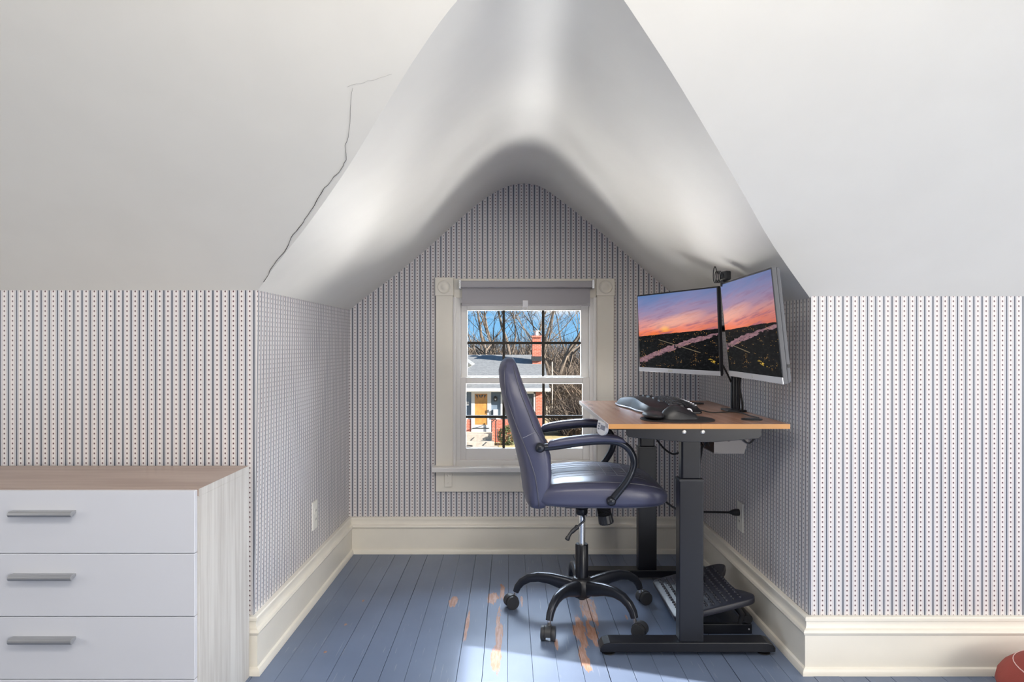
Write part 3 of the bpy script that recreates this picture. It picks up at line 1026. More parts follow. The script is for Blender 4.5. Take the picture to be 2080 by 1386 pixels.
# ------------------------------------------------------------------ monitors, mount, webcam
def mon_matrix(c, yaw, tilt):
    return Matrix.Translation(c) @ Matrix.Rotation(math.radians(yaw), 4, 'Z') @ Matrix.Rotation(math.radians(tilt), 4, 'X')
def monitor(c, yaw, tilt, W, H, chin, depth, body, label, screen, logo):
    M = mon_matrix(c, yaw, tilt)
    t = bpy.data.objects.new('monitor', None)
    t.empty_display_size = .1
    COL.objects.link(t)
    t.location = M @ Vector((0, 0, -H / 2))
    tag(t, label, 'monitor', 'the two monitors on the desk mount')
    MB().box(-W / 2, W / 2, .002, .016, -H / 2, H / 2, M).build('bezel_frame', body, t, bevel=0.002)
    # tapered rear housing
    def rect(w, h, y): return [M @ Vector((a * w, y, b * h)) for a, b in ((-1, -1), (1, -1), (1, 1), (-1, 1))]
    MB().loft([rect(W / 2 - .001, H / 2 - .001, .016), rect(W / 2 - .004, H / 2 - .004, depth * .6), rect(W / 2 - .05, H / 2 - .05, depth)]).build('rear_housing', body, t, bevel=0.003)
    b = .006
    x0, x1, z0, z1 = -W / 2 + b, W / 2 - b, -H / 2 + chin, H / 2 - b
    me = bpy.data.meshes.new('screen')
    vs2 = [M @ Vector(p) for p in ((x0, .0012, z0), (x1, .0012, z0), (x1, .0012, z1), (x0, .0012, z1))]
    back = [M @ Vector(p) for p in ((x0, .003, z0), (x1, .003, z0), (x1, .003, z1), (x0, .003, z1))]
    me.from_pydata(vs2 + back, [], [(0, 1, 2, 3), (7, 6, 5, 4), (0, 4, 5, 1), (1, 5, 6, 2), (2, 6, 7, 3), (3, 7, 4, 0)])
    uv = me.uv_layers.new(name='UVMap')
    co = [(0, 0), (1, 0), (1, 1), (0, 1)] * 2
    for lp in me.loops:
        uv.data[lp.index].uv = co[lp.vertex_index]
    me.materials.append(MATS[screen])
    so = bpy.data.objects.new('screen', me)
    COL.objects.link(so)
    so.parent = t
    so.matrix_parent_inverse = parent_matrix(t).inverted()
    ch = MB().box(-W / 2, W / 2, -.0005, .003, -H / 2, -H / 2 + chin, M).build('chin', 'silver_bezel', t, bevel=0.001)
    lw, lh, lx = logo
    MB().box(lx - lw / 2, lx + lw / 2, -.0012, 0, -H / 2 + chin / 2 - lh / 2, -H / 2 + chin / 2 + lh / 2, M).build('logo_plate', 'ext_white', ch, bevel=.0004)
    return t, M
mL, ML = monitor((.6965, 2.8866, 1.1515), -66.4, 2.4, .545, .3477, .0185, .034, 'monitor_dark', 'wide monitor nearer the window showing a sunset over a river town', 'screen_sunset', (.030, .010, -.04))
mR, MR = monitor((.8037, 2.3127, 1.1557), -92.0, 5.9, .560, .3517, .0205, .045, 'monitor_body', 'monitor nearer the room with thick grey edge showing sunset and river', 'screen_sunset_wide', (.010, .009, .0))
for q in range(5):
    MB().box(.16 + q * .016, .164 + q * .016, -.0008, 0, -.1685, -.1665, ML).build('button', 'ext_white', mL)
MB().box(.2795, .2805, .02, .028, -.128, -.118, MR).build('port', 'plate_grey', mR)

mt = thing('monitor_mount', 'black desk-mounted pole with two arms carrying the monitors', 'monitor mount', (.905, 2.74, TH))
PX, PY = .905, 2.742
MB().lathe([(.0185, TH), (.0185, 1.22), (.016, 1.225)], 20, Matrix.Translation((PX, PY, 0))).build('pole', 'black_metal', mt, smooth=40)
MB().box(PX - .045, PX + .03, PY - .05, PY + .05, TH, TH + .008).build('base_plate', 'black_metal', mt, bevel=0.003)
MB().box(PX + .02, PX + .034, PY - .03, PY + .03, TH - .07, TH + .006).build('clamp', 'black_metal', mt, bevel=0.002)
for M_, dep, z in ((ML, .034, 1.165), (MR, .045, 1.150)):
    a = Vector((PX, PY, z))
    v = M_ @ Vector((0, dep, 0))
    n = (M_ @ Vector((0, dep + .05, 0)))
    n.z = z
    ar = MB().tube([a, a + (n - a) * .5, n], .014, 10).build('arm', 'black_metal', mt, smooth=40)
    MB().tube([n, v], .018, 12).build('tilt_joint', 'black_plastic', ar, smooth=40)
    MB().box(-.055, .055, dep + .0005, dep + .004, -.055, .055, M_).build('mounting_plate', 'black_metal', ar, bevel=.001)
    MB().lathe([(.026, z - .02), (.026, z + .02)], 16, Matrix.Translation((PX, PY, 0))).build('collar', 'black_plastic', ar, smooth=40)

wc = MR @ Vector((-.24, .012, .176))
web = thing('webcam', 'small black webcam clipped on the near monitor with coiled cable', 'webcam', wc)
Mw = Matrix.Translation(wc) @ Matrix.Rotation(math.radians(-80), 4, 'Z')
MB().box(-.022, .022, -.012, .012, .008, .042, Mw).build('body', 'black_plastic', web, bevel=.005)
MB().box(-.014, .014, -.018, .020, -.002, .006, Mw).build('clip', 'black_plastic', web, bevel=.001)
MB().box(-.005, .005, -.019, -.0145, -.016, .004, Mw).build('clip_jaw', 'black_plastic', web, bevel=.001)
MB().lathe([(.008, 0), (.008, .003), (.004, .004)], 14, Mw @ Matrix.Translation((0, -.012, .026)) @ Matrix.Rotation(PI / 2, 4, 'X')).build('lens', 'ext_glass', web, smooth=40)
for q in range(4):
    cc = wc + Vector((-.012 - q * .005, .03 + q * .004, .012))
    ring = [cc + Vector((.009 * math.cos(a), .008 * math.cos(a), (.022 + (.018 if q == 3 else 0) * (math.sin(a) > 0)) * math.sin(a) + .012)) for a in [2 * PI * k / 20 for k in range(20)]]
    MB().tube(ring, .0016, 6, closed=True).build('cable_coil', 'black_rubber', web, smooth=60)

cord('monitor_cable', [(.885, 2.60, 1.02), (.893, 2.655, .94), (.905, 2.66, .87), (.912, 2.68, TH + .004)], .0040, 'black cable hanging beside the mount pole, farther from it')
cord('monitor_cable', [(.890, 2.66, 1.03), (.897, 2.675, .95), (.902, 2.685, .88), (.905, 2.70, TH + .010)], .0036, 'black cable hanging beside the mount pole, closest to it')
cord('monitor_cable', [at(1468, 742, 2.68), at(1476, 757, 2.70), at(1484, 774, 2.74), at(1488, 784, 2.77)], .0036, 'black cable slanting from between the monitors to the pole')
cord('keyboard_cable', [(.742, 2.66, TH + .012), (.78, 2.655, TH + .003), (.83, 2.66, TH + .003), (.865, 2.665, TH + .004), (.89, 2.62, TH + .004), (.885, 2.52, TH + .004), (.885, 2.43, TH + .006)], .0022, 'thin black cable lying on the desktop from keyboard to grommet')

# ------------------------------------------------------------------ keyboard
KB = Matrix.Translation((.610, 2.835, TH)) @ Matrix.Rotation(math.radians(8), 4, 'Z')
kb = thing('keyboard', 'black curved ergonomic keyboard with raised middle and palm rest', 'keyboard', (.610, 2.835, TH))
def kb_h(a, b):
    """height of the keyboard's top; a across (-.13 palm .. .13 far), b along (-.23 .. .23)"""
    hump = max(0.0, 1 - (b / .24) ** 2)
    edge = 1 - max(0.0, (abs(a) - .085) / .05) ** 2 * .6
    fall = 1 - 0.35 * max(0, (a - .03) / .10)
    return .008 + (.036 * hump ** 0.8 + .006) * edge * fall
def kb_bounds(b):
    s = abs(b) / .23
    e_ = (1 - s ** 4) ** .5 if s < 1 else 0
    left = -.095 - .032 * e_ + .010 * max(0, 1 - s * 2.0)
    right = .085 + .035 * e_
    return left, right
top, bot = [], []
NB, NA = 30, 14
rows = []
for i in range(NB + 1):
    b = -.229 + .458 * i / NB
    l_, r_ = kb_bounds(b)
    rows.append([(l_ + (r_ - l_) * j / NA, b) for j in range(NA + 1)])
vs_, fs_ = [], []
for r in rows:
    for j, (a, b) in enumerate(r):
        on_edge = j in (0, NA) or r is rows[0] or r is rows[-1]
        vs_.append(KB @ Vector((a, b, .008 if on_edge else kb_h(a, b))))
for r in rows:
    for a, b in r:
        vs_.append(KB @ Vector((a, b, .0015)))
N1 = (NB + 1) * (NA + 1)
for i in range(NB):
    for j in range(NA):
        q = i * (NA + 1) + j
        fs_.append((q, q + 1, q + NA + 2, q + NA + 1))
        fs_.append((N1 + q, N1 + q + NA + 1, N1 + q + NA + 2, N1 + q + 1))
for i in range(NB):
    for j in (0, NA):
        q = i * (NA + 1) + j
        fs_.append((q, q + NA + 1, N1 + q + NA + 1, N1 + q))
for j in range(NA):
    for i in (0, NB):
        q = i * (NA + 1) + j
        fs_.append((q, q + 1, N1 + q + 1, N1 + q))
MB().add(vs_, fs_).build('body', 'black_plastic', kb, smooth=45)
# pale rim under the palm rest
rim = [KB @ Vector((kb_bounds(-.225 + .45 * i / 40)[0] - .001, -.225 + .45 * i / 40, .0065)) for i in range(41)]
MB().tube(rim, .0028, 6).build('palm_rim', 'silver_bezel', kb, smooth=60)
keymesh = MB().box(-.0078, .0078, -.0078, .0078, 0, .007)
def key_at(a, b, sx=1, sy=1):
    s_ = 0.82
    m_ = MB()
    e = .004
    sl_b = (kb_h(a, b + e) - kb_h(a, b - e)) / (2 * e)
    sl_a = (kb_h(a + e, b) - kb_h(a - e, b)) / (2 * e)
    nrm_ = Vector((-sl_a, -sl_b, 1)).normalized()
    Mq = KB @ Matrix.Translation((a, b, kb_h(a, b) - .001)) @ nrm_.to_track_quat('Z', 'Y').to_matrix().to_4x4()
    hx, hy = .0078 * sx, .0078 * sy
    m_.loft([[Mq @ Vector((p * hx, q * hy, 0)) for p, q in ((-1, -1), (1, -1), (1, 1), (-1, 1))],
             [Mq @ Vector((p * hx * s_, q * hy * s_, .0065)) for p, q in ((-1, -1), (1, -1), (1, 1), (-1, 1))]])
    m_.build('key', 'arm_plastic', kb)
for r in range(5):
    a = -.012 + r * .0185
    for c in range(11):
        b = -.19 + c * .0185 + (.006 * r) * 0
        if abs(b) < .008 and r < 2:
            continue
        key_at(a, b + (-.012 if b < 0 else .012) * (1 - r / 5))
for c in range(5):
    key_at(-.032, -.125 + c * .0625, 1, 2.6 if c == 2 else 1.6)
for c in range(16):
    MB().box(-.0035, .0035, -.005, .005, 0, .003, KB @ Matrix.Translation((.094, -.17 + c * .0228, kb_h(.094, -.17 + c * .0228) - .0005))).build('function_key', 'silver_bezel', kb)
MB().lathe([(.0055, 0), (.0055, .003)], 12, KB @ Matrix.Translation((.055, .05, kb_h(.055, .05)))).build('zoom_slider', 'silver_bezel', kb)

# ------------------------------------------------------------------ mouse pad with wrist rest, mouse
mp = thing('mouse_pad', 'black mouse pad with raised gel wrist rest near the desk edge', 'mouse pad', (.59, 2.43, TH))
ol = []
for k in range(40):
    a = 2 * PI * k / 40
    ol.append((.592 + .128 * sgnpow(math.cos(a), .75), 2.425 + (.100 + .012 * math.cos(a + .5)) * sgnpow(math.sin(a), .8)))
MB().prism(ol, 2, TH + .0003, TH + .004).build('pad', 'black_rubber', mp, bevel=.001, seg=1)
rings = []
for i in range(11):
    t = -PI / 2 + PI * i / 10
    rr = max(.03, math.cos(t))
    z = TH + .004 + .011 + .013 * math.sin(t)
    rings.append([(.508 + .036 * rr ** .7 * math.cos(2 * PI * k / 24), 2.425 + .078 * rr ** .7 * math.sin(2 * PI * k / 24), z + .0022) for k in range(24)])
MB().loft(rings).build('wrist_rest', 'black_plastic', mp, smooth=60)
ms = thing('computer_mouse', 'large black ergonomic mouse sitting on the mouse pad', 'mouse', (.59, 2.44, TH + .004))
rings = []
mt_prof = [(.535, .012, .018), (.545, .028, .028), (.562, .042, .034), (.580, .050, .037), (.600, .047, .037), (.620, .038, .035), (.640, .028, .033), (.655, .019, .030), (.664, .010, .022)]
for x, h, w in mt_prof:
    rings.append([(x, 2.425 + w * sgnpow(math.cos(a), .8) * (1 - .25 * max(0, math.sin(a))), TH + .0042 + max(0, h * sgnpow(max(0, math.sin(a)), .75))) for a in [2 * PI * k / 24 for k in range(24)]])
mb = MB().loft(rings).build('body', 'black_plastic', ms, smooth=60)
wr = [Vector((.635 + .010 * math.cos(a), 2.425, TH + .028 + .010 * math.sin(a))) for a in [2 * PI * k / 16 for k in range(16)]]
MB().tube(wr, .0035, 6, closed=True).build('scroll_wheel', 'silver_bezel', ms, smooth=60)
MB().tube(cr([(.585, 2.392, TH + .034), (.610, 2.3925, TH + .028), (.640, 2.396, TH + .014)], 5), .0008, 5).build('seam', 'wheel_grey', ms, smooth=60)

# ------------------------------------------------------------------ footrest
fr = thing('footrest', 'dark ribbed plastic footrest tilted under the desk', 'footrest', (.78, 2.76, 0))
fx0, fy0, fy1 = .618, 2.565, 2.985
ang = math.atan2(.075, .30)
Mf = Matrix.Translation((fx0, 0, .070)) @ Matrix.Rotation(-ang, 4, 'Y')
yc = (fy0 + fy1) / 2
hw = (fy1 - fy0) / 2
ol = []
def fcorner(cx, cy, a0, a1, r):
    return [(cx + r * math.cos(a0 + (a1 - a0) * k / 6), cy + r * math.sin(a0 + (a1 - a0) * k / 6)) for k in range(7)]
ol += fcorner(.030, fy0 + .03, PI * 1.0, PI * 1.5, .03)
ol += fcorner(.285, fy0 + .035, PI * 1.5, PI * 2.05, .035)
ol += [(.300, fy0 + .085), (.280, fy0 + .115), (.272, yc), (.280, fy1 - .115), (.300, fy1 - .085)]
ol += fcorner(.285, fy1 - .035, -PI * .05, PI * .5, .035)
ol += fcorner(.030, fy1 - .03, PI * .5, PI, .03)
def ring_at(z, s):
    return [Mf @ Vector((.15 + (x - .15) * s, yc + (y - yc) * s, z)) for x, y in ol]
pl = MB().loft([ring_at(-.026, .93), ring_at(-.022, .985), ring_at(-.004, 1.0), ring_at(.000, .99), ring_at(.002, .97)]).build('platform', 'footrest_plastic', fr, smooth=50)
bump = None
for i in range(10):
    for j in range(15):
        x = .030 + i * .0262
        y = fy0 + .035 + j * (fy1 - fy0 - .07) / 14
        if i == 5 and j in (6, 7, 8):
            continue
        M_ = Mf @ Matrix.Translation((x, y, .0015))
        if bump is None:
            b_ = MB().lathe([(.0062, 0), (.0060, .003), (.0045, .0062), (.0018, .0076)], 8).build('massage_bump', 'footrest_plastic', pl, smooth=60, inv=False)
            bump = b_
        else:
            b_ = bump.copy()
            COL.objects.link(b_)
        b_.parent = pl
        b_.matrix_parent_inverse = parent_matrix(fr).inverted() if False else Matrix.Identity(4)
        b_.matrix_local = M_
MB().lathe([(.010, .0), (.010, .003), (.005, .0035)], 16, Mf @ Matrix.Translation((.160, yc, .001))).build('badge', 'silver_bezel', fr, smooth=40)
for y0 in (fy0 + .025, fy1 - .045):
    bs = MB().box(.66, .918, y0, y0 + .020, .002, .038).build('base_rail', 'black_metal', fr, bevel=.002)
    MB().lathe([(.0035, 0), (.0035, .002)], 10, Matrix.Translation((.906, y0, .02)) @ Matrix.Rotation(PI / 2, 4, 'X')).build('rivet', 'screw_zinc', bs)
    MB().tube([(.872, y0 + .01, .030), (.885, y0 + .01, .070), (.862, y0 + .01, .103)], .010, 10).build('support_arm', 'black_plastic', fr, smooth=40)
MB().tube([(.905, fy0 + .028, .056), (.905, fy1 - .028, .056)], .017, 14).build('cross_bar', 'black_plastic', fr, smooth=40)
MB().box(.655, .675, fy0 + .025, fy1 - .025, .002, .045).build('front_rail', 'black_metal', fr, bevel=.003)

# ------------------------------------------------------------------ office chair
CHX, CHY = 0.293, 2.790
ch = thing('office_chair', 'dark blue-grey leather office chair with padded arms on five casters', 'chair', (CHX, CHY, 0))
# five-star base
rad = .279
hub = MB().lathe([(.030, .070), (.040, .076), (.046, .090), (.047, .120), (.042, .140), (.034, .150), (.028, .152)], 28, Matrix.Translation((CHX, CHY, 0))).build('hub', 'black_plastic', ch, smooth=40)
MB().lathe([(.014, .060), (.018, .063), (.018, .076)], 18, Matrix.Translation((CHX, CHY, 0))).build('hub_cap', 'black_plastic', hub, smooth=40)
swivel = [200, 260, 330, 20, 120]
for q, deg in enumerate((166, 238, 310, 22, 94)):
    a = math.radians(deg)
    u_ = Vector((math.cos(a), math.sin(a), 0))
    w_ = Vector((-u_.y, u_.x, 0))
    sec = [(.034, .112, .020, .030), (.08, .122, .0185, .028), (.13, .133, .0165, .0235), (.18, .136, .015, .020), (.22, .128, .014, .018), (.25, .110, .013, .0165), (.268, .088, .0125, .015), (.276, .066, .012, .013)]
    rings = []
    for i, (r, z, hw_, hh) in enumerate(sec):
        p0, p1 = sec[max(0, i - 1)], sec[min(len(sec) - 1, i + 1)]
        t = (u_ * (p1[0] - p0[0]) + Vector((0, 0, p1[1] - p0[1]))).normalized()
        n_ = w_.cross(t) * -1
        c = Vector((CHX, CHY, z)) + u_ * r
        rings.append([c + w_ * hw_ * sgnpow(math.cos(b), .6) + n_ * hh * sgnpow(math.sin(b), .6) for b in [2 * PI * k / 16 for k in range(16)]])
    MB().loft(rings).build('base_leg', 'arm_metal', ch, smooth=50)
    c = Vector((CHX, CHY, 0)) + u_ * rad
    sw = math.radians(swivel[q])
    d = Vector((math.cos(sw), math.sin(sw), 0))
    wc_ = c + d * .018
    Mc = Matrix.Translation(wc_ + Vector((0, 0, .027))) @ Matrix.Rotation(sw, 4, 'Z')
    hood = MB()
    arc = []
    for k in range(13):
        b = math.radians(-10 + 200 * k / 12)
        arc.append((.0295 * math.cos(b), .0295 * math.sin(b)))
    inner = [(x * .82, z * .82) for x, z in reversed(arc)]
    hood.loft([[Mc @ Vector((x, -.011, z)) for x, z in arc + inner], [Mc @ Vector((x, .011, z)) for x, z in arc + inner]])
    cst = hood.build('caster', 'wheel_grey', ch, smooth=40)
    MB().tube([c + Vector((0, 0, .048)), c + Vector((0, 0, .078))], .0065, 10).build('stem', 'chrome', cst, smooth=40)
    for s in (-1, 1):
        Mw_ = Mc @ Matrix.Translation((0, s * .0185, 0)) @ Matrix.Rotation(PI / 2 * s, 4, 'X')
        MB().lathe([(.0255, -.0085), (.0268, -.006), (.0268, .004), (.0245, .0085), (.018, .0095), (.002, .0098)], 24, Mw_).build('wheel', 'wheel_grey', cst, smooth=40)
# gas lift
MB().lathe([(.0265, .145), (.0265, .283), (.024, .286), (.016, .286)], 24, Matrix.Translation((CHX, CHY, 0))).build('gas_cylinder', 'black_metal', ch, smooth=40)
MB().lathe([(.0142, .280), (.0142, .420)], 20, Matrix.Translation((CHX, CHY, 0))).build('piston', 'chrome', ch, smooth=40)
MB().lathe([(.020, .405), (.024, .412), (.024, .428), (.034, .436), (.036, .448)], 20, Matrix.Translation((CHX, CHY, 0))).build('column_cone', 'black_metal', ch, smooth=40)
MB().box(CHX - .075, CHX + .135, CHY - .065, CHY + .065, .444, .470).build('tilt_mechanism', 'black_metal', ch, bevel=.006)
lv = MB()
lp = [at(1181, 1043, 2.70), at(1187, 1056, 2.69), at(1178, 1066, 2.685), at(1170, 1074, 2.68)]
lv.tube(cr(lp, 6), .0042, 8)
lv = lv.build('height_lever', 'arm_metal', ch, smooth=60)
MB().tube(cr([at(1175, 1069, 2.683), at(1166, 1077, 2.68), at(1158, 1085, 2.675), at(1151, 1098, 2.67)], 6), [.005, .0085, .011, .0095] + [.0085] * 6 + [.007] * 5 + [.009, .0095, .010, .005], 10, flat=(.55, 1.0)).build('lever_paddle', 'black_plastic', lv, smooth=60)
kc = Vector((.372, 2.70, .0))
Mk = Matrix.Translation((.366, 2.70, .478)) @ Matrix.Rotation(math.radians(170), 4, 'Y')
prof_b = []
for k in range(7):
    prof_b += [(.024, .012 + k * .0058), (.0275, .0149 + k * .0058)]
kn = MB().lathe([(.020, -.015), (.024, .0)] + prof_b + [(.024, .052)], 20, Mk).build('tension_spring', 'black_rubber', ch, smooth=30)
rings = []
for z, r in ((.050, .024), (.053, .0285), (.083, .0300), (.088, .0275), (.090, .018)):
    rings.append([Mk @ Vector(((r - (.0014 if k % 2 else 0)) * math.cos(2 * PI * k / 32), (r - (.0014 if k % 2 else 0)) * math.sin(2 * PI * k / 32), z)) for k in range(32)])
MB().loft(rings).build('tension_knob', 'black_plastic', ch, smooth=25)

# seat cushion: rings along X
SY = 2.795
seat_tab = [(.095, .530, .502, .185), (.105, .552, .490, .212), (.14, .572, .480, .236), (.20, .584, .475, .249), (.28, .590, .473, .254), (.36, .592, .472, .256), (.44, .588, .472, .255),
            (.50, .580, .474, .251), (.55, .567, .478, .240), (.58, .553, .484, .222), (.60, .538, .492, .192), (.608, .524, .502, .16)]
def seat_at(x):
    return tuple(interp([(r[0], r[i]) for r in seat_tab], x) for i in (1, 2, 3))
NSR = 40
SN = 0.52
rings = []
xs_ = [r[0] for r in seat_tab]
xs2 = []
for a, b in zip(xs_, xs_[1:]):
    xs2 += [a, (a + b) / 2]
xs2.append(xs_[-1])
def seat_pt(x, a):
    zt, zb, w = seat_at(x)
    c, h = (zt + zb) / 2, (zt - zb) / 2
    return Vector((x, SY + w * sgnpow(math.cos(a), SN), c + h * sgnpow(math.sin(a), SN)))
for x in xs2:
    rings.append([seat_pt(x, 2 * PI * k / NSR) for k in range(NSR)])
seat = MB().loft(rings).build('seat', 'leather', ch, smooth=60)
def seat_top(x, y):
    zt, zb, w = seat_at(x)
    c, h = (zt + zb) / 2, (zt - zb) / 2
    q = min(.999, abs((y - SY) / w))
    return c + h * (1 - q ** (2 / SN)) ** (SN / 2)
for s in (1, -1):
    for ang_, rr_ in ((math.radians(42), .0028), (math.radians(-38), .0022)):
        pts = [seat_pt(x, (PI - ang_) if s < 0 else ang_) for x in xs2[1:-1]]
        MB().tube(pts, rr_, 6).build('piping', 'leather_piping', seat, smooth=60)
for y in (-.13, -.085, -.04, .04, .085, .13):
    MB().tube([(x, SY + y, seat_top(x, SY + y) + .0002) for x in [.17 + .36 * k / 24 for k in range(25)]], .0009, 5).build('stitch_line', 'stitch', seat)
for x in (.33, .375, .42, .465):
    MB().tube([(x, SY - .13 + .26 * k / 20, seat_top(x, SY - .13 + .26 * k / 20) + .0002) for k in range(21)], .0009, 5).build('stitch_line', 'stitch', seat)

# backrest: rings by height, side profile read from the photograph
def byref(py):
    return interp([(727, 2.76), (1030, 2.64)], py)
brow = [(1033, 1082, 1106, .165), (1028, 1073, 1114, .195), (1018, 1069, 1120, .214), (1000, 1065, 1125, .226), (960, 1060, 1129, .238), (920, 1051, 1127, .245), (895, 1045, 1120, .246), (860, 1035, 1106, .242),
        (830, 1028, 1093, .234), (800, 1021, 1079, .222), (775, 1017, 1069, .208), (752, 1015.5, 1060, .190), (740, 1018.5, 1055, .172), (733, 1022.5, 1050, .152), (729, 1027, 1046, .125), (727, 1031, 1042.5, .085), (726.3, 1035, 1039, .03), (726.1, 1036.5, 1037.5, .004)]
def b_row(py):
    t = [(r[0], r) for r in reversed(brow)]
    return [interp([(a, r[i]) for a, r in t], py) for i in (1, 2, 3)]
pys = []
for a, b in zip(brow, brow[1:]):
    pys += [a[0], (a[0] * 2 + b[0]) / 3, (a[0] + b[0] * 2) / 3]
pys.append(brow[-1][0])
def back_pt(py, a):
    l_, r_, w = b_row(py)
    xl, xr = (l_ - CX) / F * byref(py), (r_ - CX) / F * byref(py)
    z = CAMH - (py - CY) / F * byref(py)
    c, h = (xl + xr) / 2, (xr - xl) / 2
    ca, sa = math.cos(a), math.sin(a)
    x = c + h * sgnpow(ca, .55)
    yy = w * sgnpow(sa, .62)
    # the front dips between the side bolsters, the rear bows
    q = abs(yy / w)
    if ca > 0:
        x -= min(.030, h * .45) * (1 - q ** 3) * ca
    else:
        x -= .006 * (1 - q ** 2) * -ca
    return Vector((x, SY + yy, z))
NBR = 48
bk = MB().loft([[back_pt(p, 2 * PI * k / NBR) for k in range(NBR)] for p in pys]).build('backrest', 'leather', ch, smooth=60)
def seam(frac_tab, s, r, mat='leather_piping', p0=742, p1=1027, nm='piping'):
    pts = []
    n_ = 44
    for k in range(n_ + 1):
        py = p0 + (p1 - p0) * k / n_
        f_ = interp(frac_tab, py)
        c_ = max(-.999, min(.999, 2 * f_ - 1))
        a = math.acos(sgnpow(c_, 1 / .55))
        p = back_pt(py, a if s > 0 else -a)
        out = Vector((0, s, 0)) * .0006
        pts.append(p + out)
    MB().tube(pts, r, 6).build(nm, mat, bk, smooth=60)
for s in (-1, 1):
    seam([(731, .45), (745, .22), (800, .13), (860, .20), (900, .26), (960, .37), (1000, .44), (1030, .5)], s, .0026)
    seam([(731, .60), (745, .66), (800, .66), (860, .66), (890, .78), (920, .93), (1030, .95)], s, .0024)
    seam([(745, .86), (800, .88), (860, .88), (920, .985), (1030, .985)], s, .0022, p0=745)
# cross stitch on the side panels
for s in (-1, 1):
    pts = []
    for k in range(13):
        fq = .27 + .38 * k / 12
        c_ = 2 * fq - 1
        a = math.acos(sgnpow(c_, 1 / .55))
        pts.append(back_pt(880 - 12 * k / 12, a * s) + Vector((0, s * .0004, 0)))
    MB().tube(pts, .0011, 5).build('stitch_line', 'stitch', bk)
# arms
for s, nm in ((-1, 'near'), (1, 'far')):
    AY = SY + s * .258
    tp_ = [(.112, .716), (.150, .719), (.21, .727), (.28, .737), (.34, .741), (.39, .739), (.425, .726), (.450, .700), (.461, .668), (.457, .636), (.440, .600), (.412, .562), (.376, .518)]
    tube_ = MB().tube(cr([(x, AY + (0 if 0.13 < x < .45 else -s * .004), z) for x, z in tp_], 5), .0135, 12).build('armrest', 'arm_metal', ch, smooth=60)
    pd = [(.140, .7245, .016, .007), (.150, .731, .021, .012), (.185, .738, .024, .0145), (.24, .746, .0255, .015), (.30, .752, .026, .015), (.35, .7535, .026, .0145), (.395, .750, .025, .013), (.418, .744, .021, .009), (.428, .737, .012, .004)]
    rings = []
    for x, z, w, h in pd:
        rings.append([(x, AY + w * sgnpow(math.cos(a), .7), z + h * sgnpow(math.sin(a), .7)) for a in [2 * PI * k / 20 for k in range(20)]])
    MB().loft(rings).build('arm_pad', 'leather', tube_, smooth=60)
    for x, z in ((.112, .716), (.376, .518)):
        Mx = Matrix.Translation((x, AY, z)) @ Matrix.Rotation(PI / 2 * (1 if s < 0 else -1), 4, 'X')
        MB().lathe([(.017, -.018), (.0185, .004), (.016, .012), (.009, .017), (.002, .018)], 18, Mx).build('end_cap', 'arm_metal', tube_, smooth=50)

# ------------------------------------------------------------------ outdoors: house across the street
HY = 35.0
def hx(px, Y=HY): return (px - CX) / F * Y
def hz_(py, Y=HY): return CAMH - (py - CY) / F * Y
GZ = -3.90
gr = MB()
gr.box(-40, 40, 8, 110, GZ - .3, GZ)
tag(gr.build('ground_outside', 'ext_grass'), kind='structure')
hs_ = thing('house', 'brick and blue-grey sided house with grey shingle roof across the street', 'house', (-1, HY, GZ))
MB().box(hx(860), hx(1088), HY, HY + .2, hz_(852), hz_(790)).build('siding_wall', 'ext_siding', hs_)
MB().box(hx(860), hx(1088), HY - .05, HY + .2, GZ, hz_(852)).build('brick_base', 'ext_brick', hs_)
MB().box(hx(1087), hx(1103), HY - .06, HY + 7, GZ, hz_(790)).build('brick_corner', 'ext_brick', hs_)
MB().box(hx(860), hx(1103), HY + .2, HY + 10, GZ, hz_(790)).build('house_core', 'ext_siding', hs_)
MB().box(hx(850), hx(1117), HY - .65, HY - .5, hz_(793.5), hz_(787.5)).build('gutter', 'ext_white', hs_)
MB().box(hx(850), hx(1114), HY - .5, HY + .05, hz_(795.5), hz_(793)).build('soffit', 'ext_white', hs_)
zr = CAMH - 21 * 40.5 / F
x0r, x1r = hx(850), hx(1115)
MB().add([(x0r, HY - .62, hz_(787.5)), (x1r, HY - .62, hz_(787.5)), (x1r - .05, 40.5, zr), (x0r, 40.5, zr), (x1r - .05, 46, hz_(787.5)), (x0r, 46, hz_(787.5)),
          (x0r, HY - .62, hz_(790)), (x1r, HY - .62, hz_(790)), (x1r - .05, 46, hz_(790)), (x0r, 46, hz_(790))],
         [(0, 1, 2, 3), (3, 2, 4, 5), (0, 6, 7, 1), (6, 9, 8, 7), (1, 7, 8, 4, 2), (0, 3, 5, 9, 6)]).build('roof', 'ext_shingle', hs_)
chm = MB().box(hx(1081, 39), hx(1099, 39), 38.6, 39.4, hz_(740, 39), hz_(686, 39)).build('chimney', 'ext_brick', hs_)
MB().box(hx(1079.5, 39), hx(1100, 39), 38.55, 39.45, hz_(686, 39), hz_(682, 39)).build('chimney_cap', 'ext_brick', chm)
MB().lathe([(.12, 0), (.12, .22), (.2, .24), (.2, .28)], 12, Matrix.Translation((hx(1089, 39), 39, hz_(682, 39)))).build('flue', 'ext_white', chm)
MB().box(hx(1079.5, 39), hx(1100.5, 39), 38.5, 39.4, hz_(733, 39), hz_(724, 39)).build('flashing', 'ext_dark', chm)
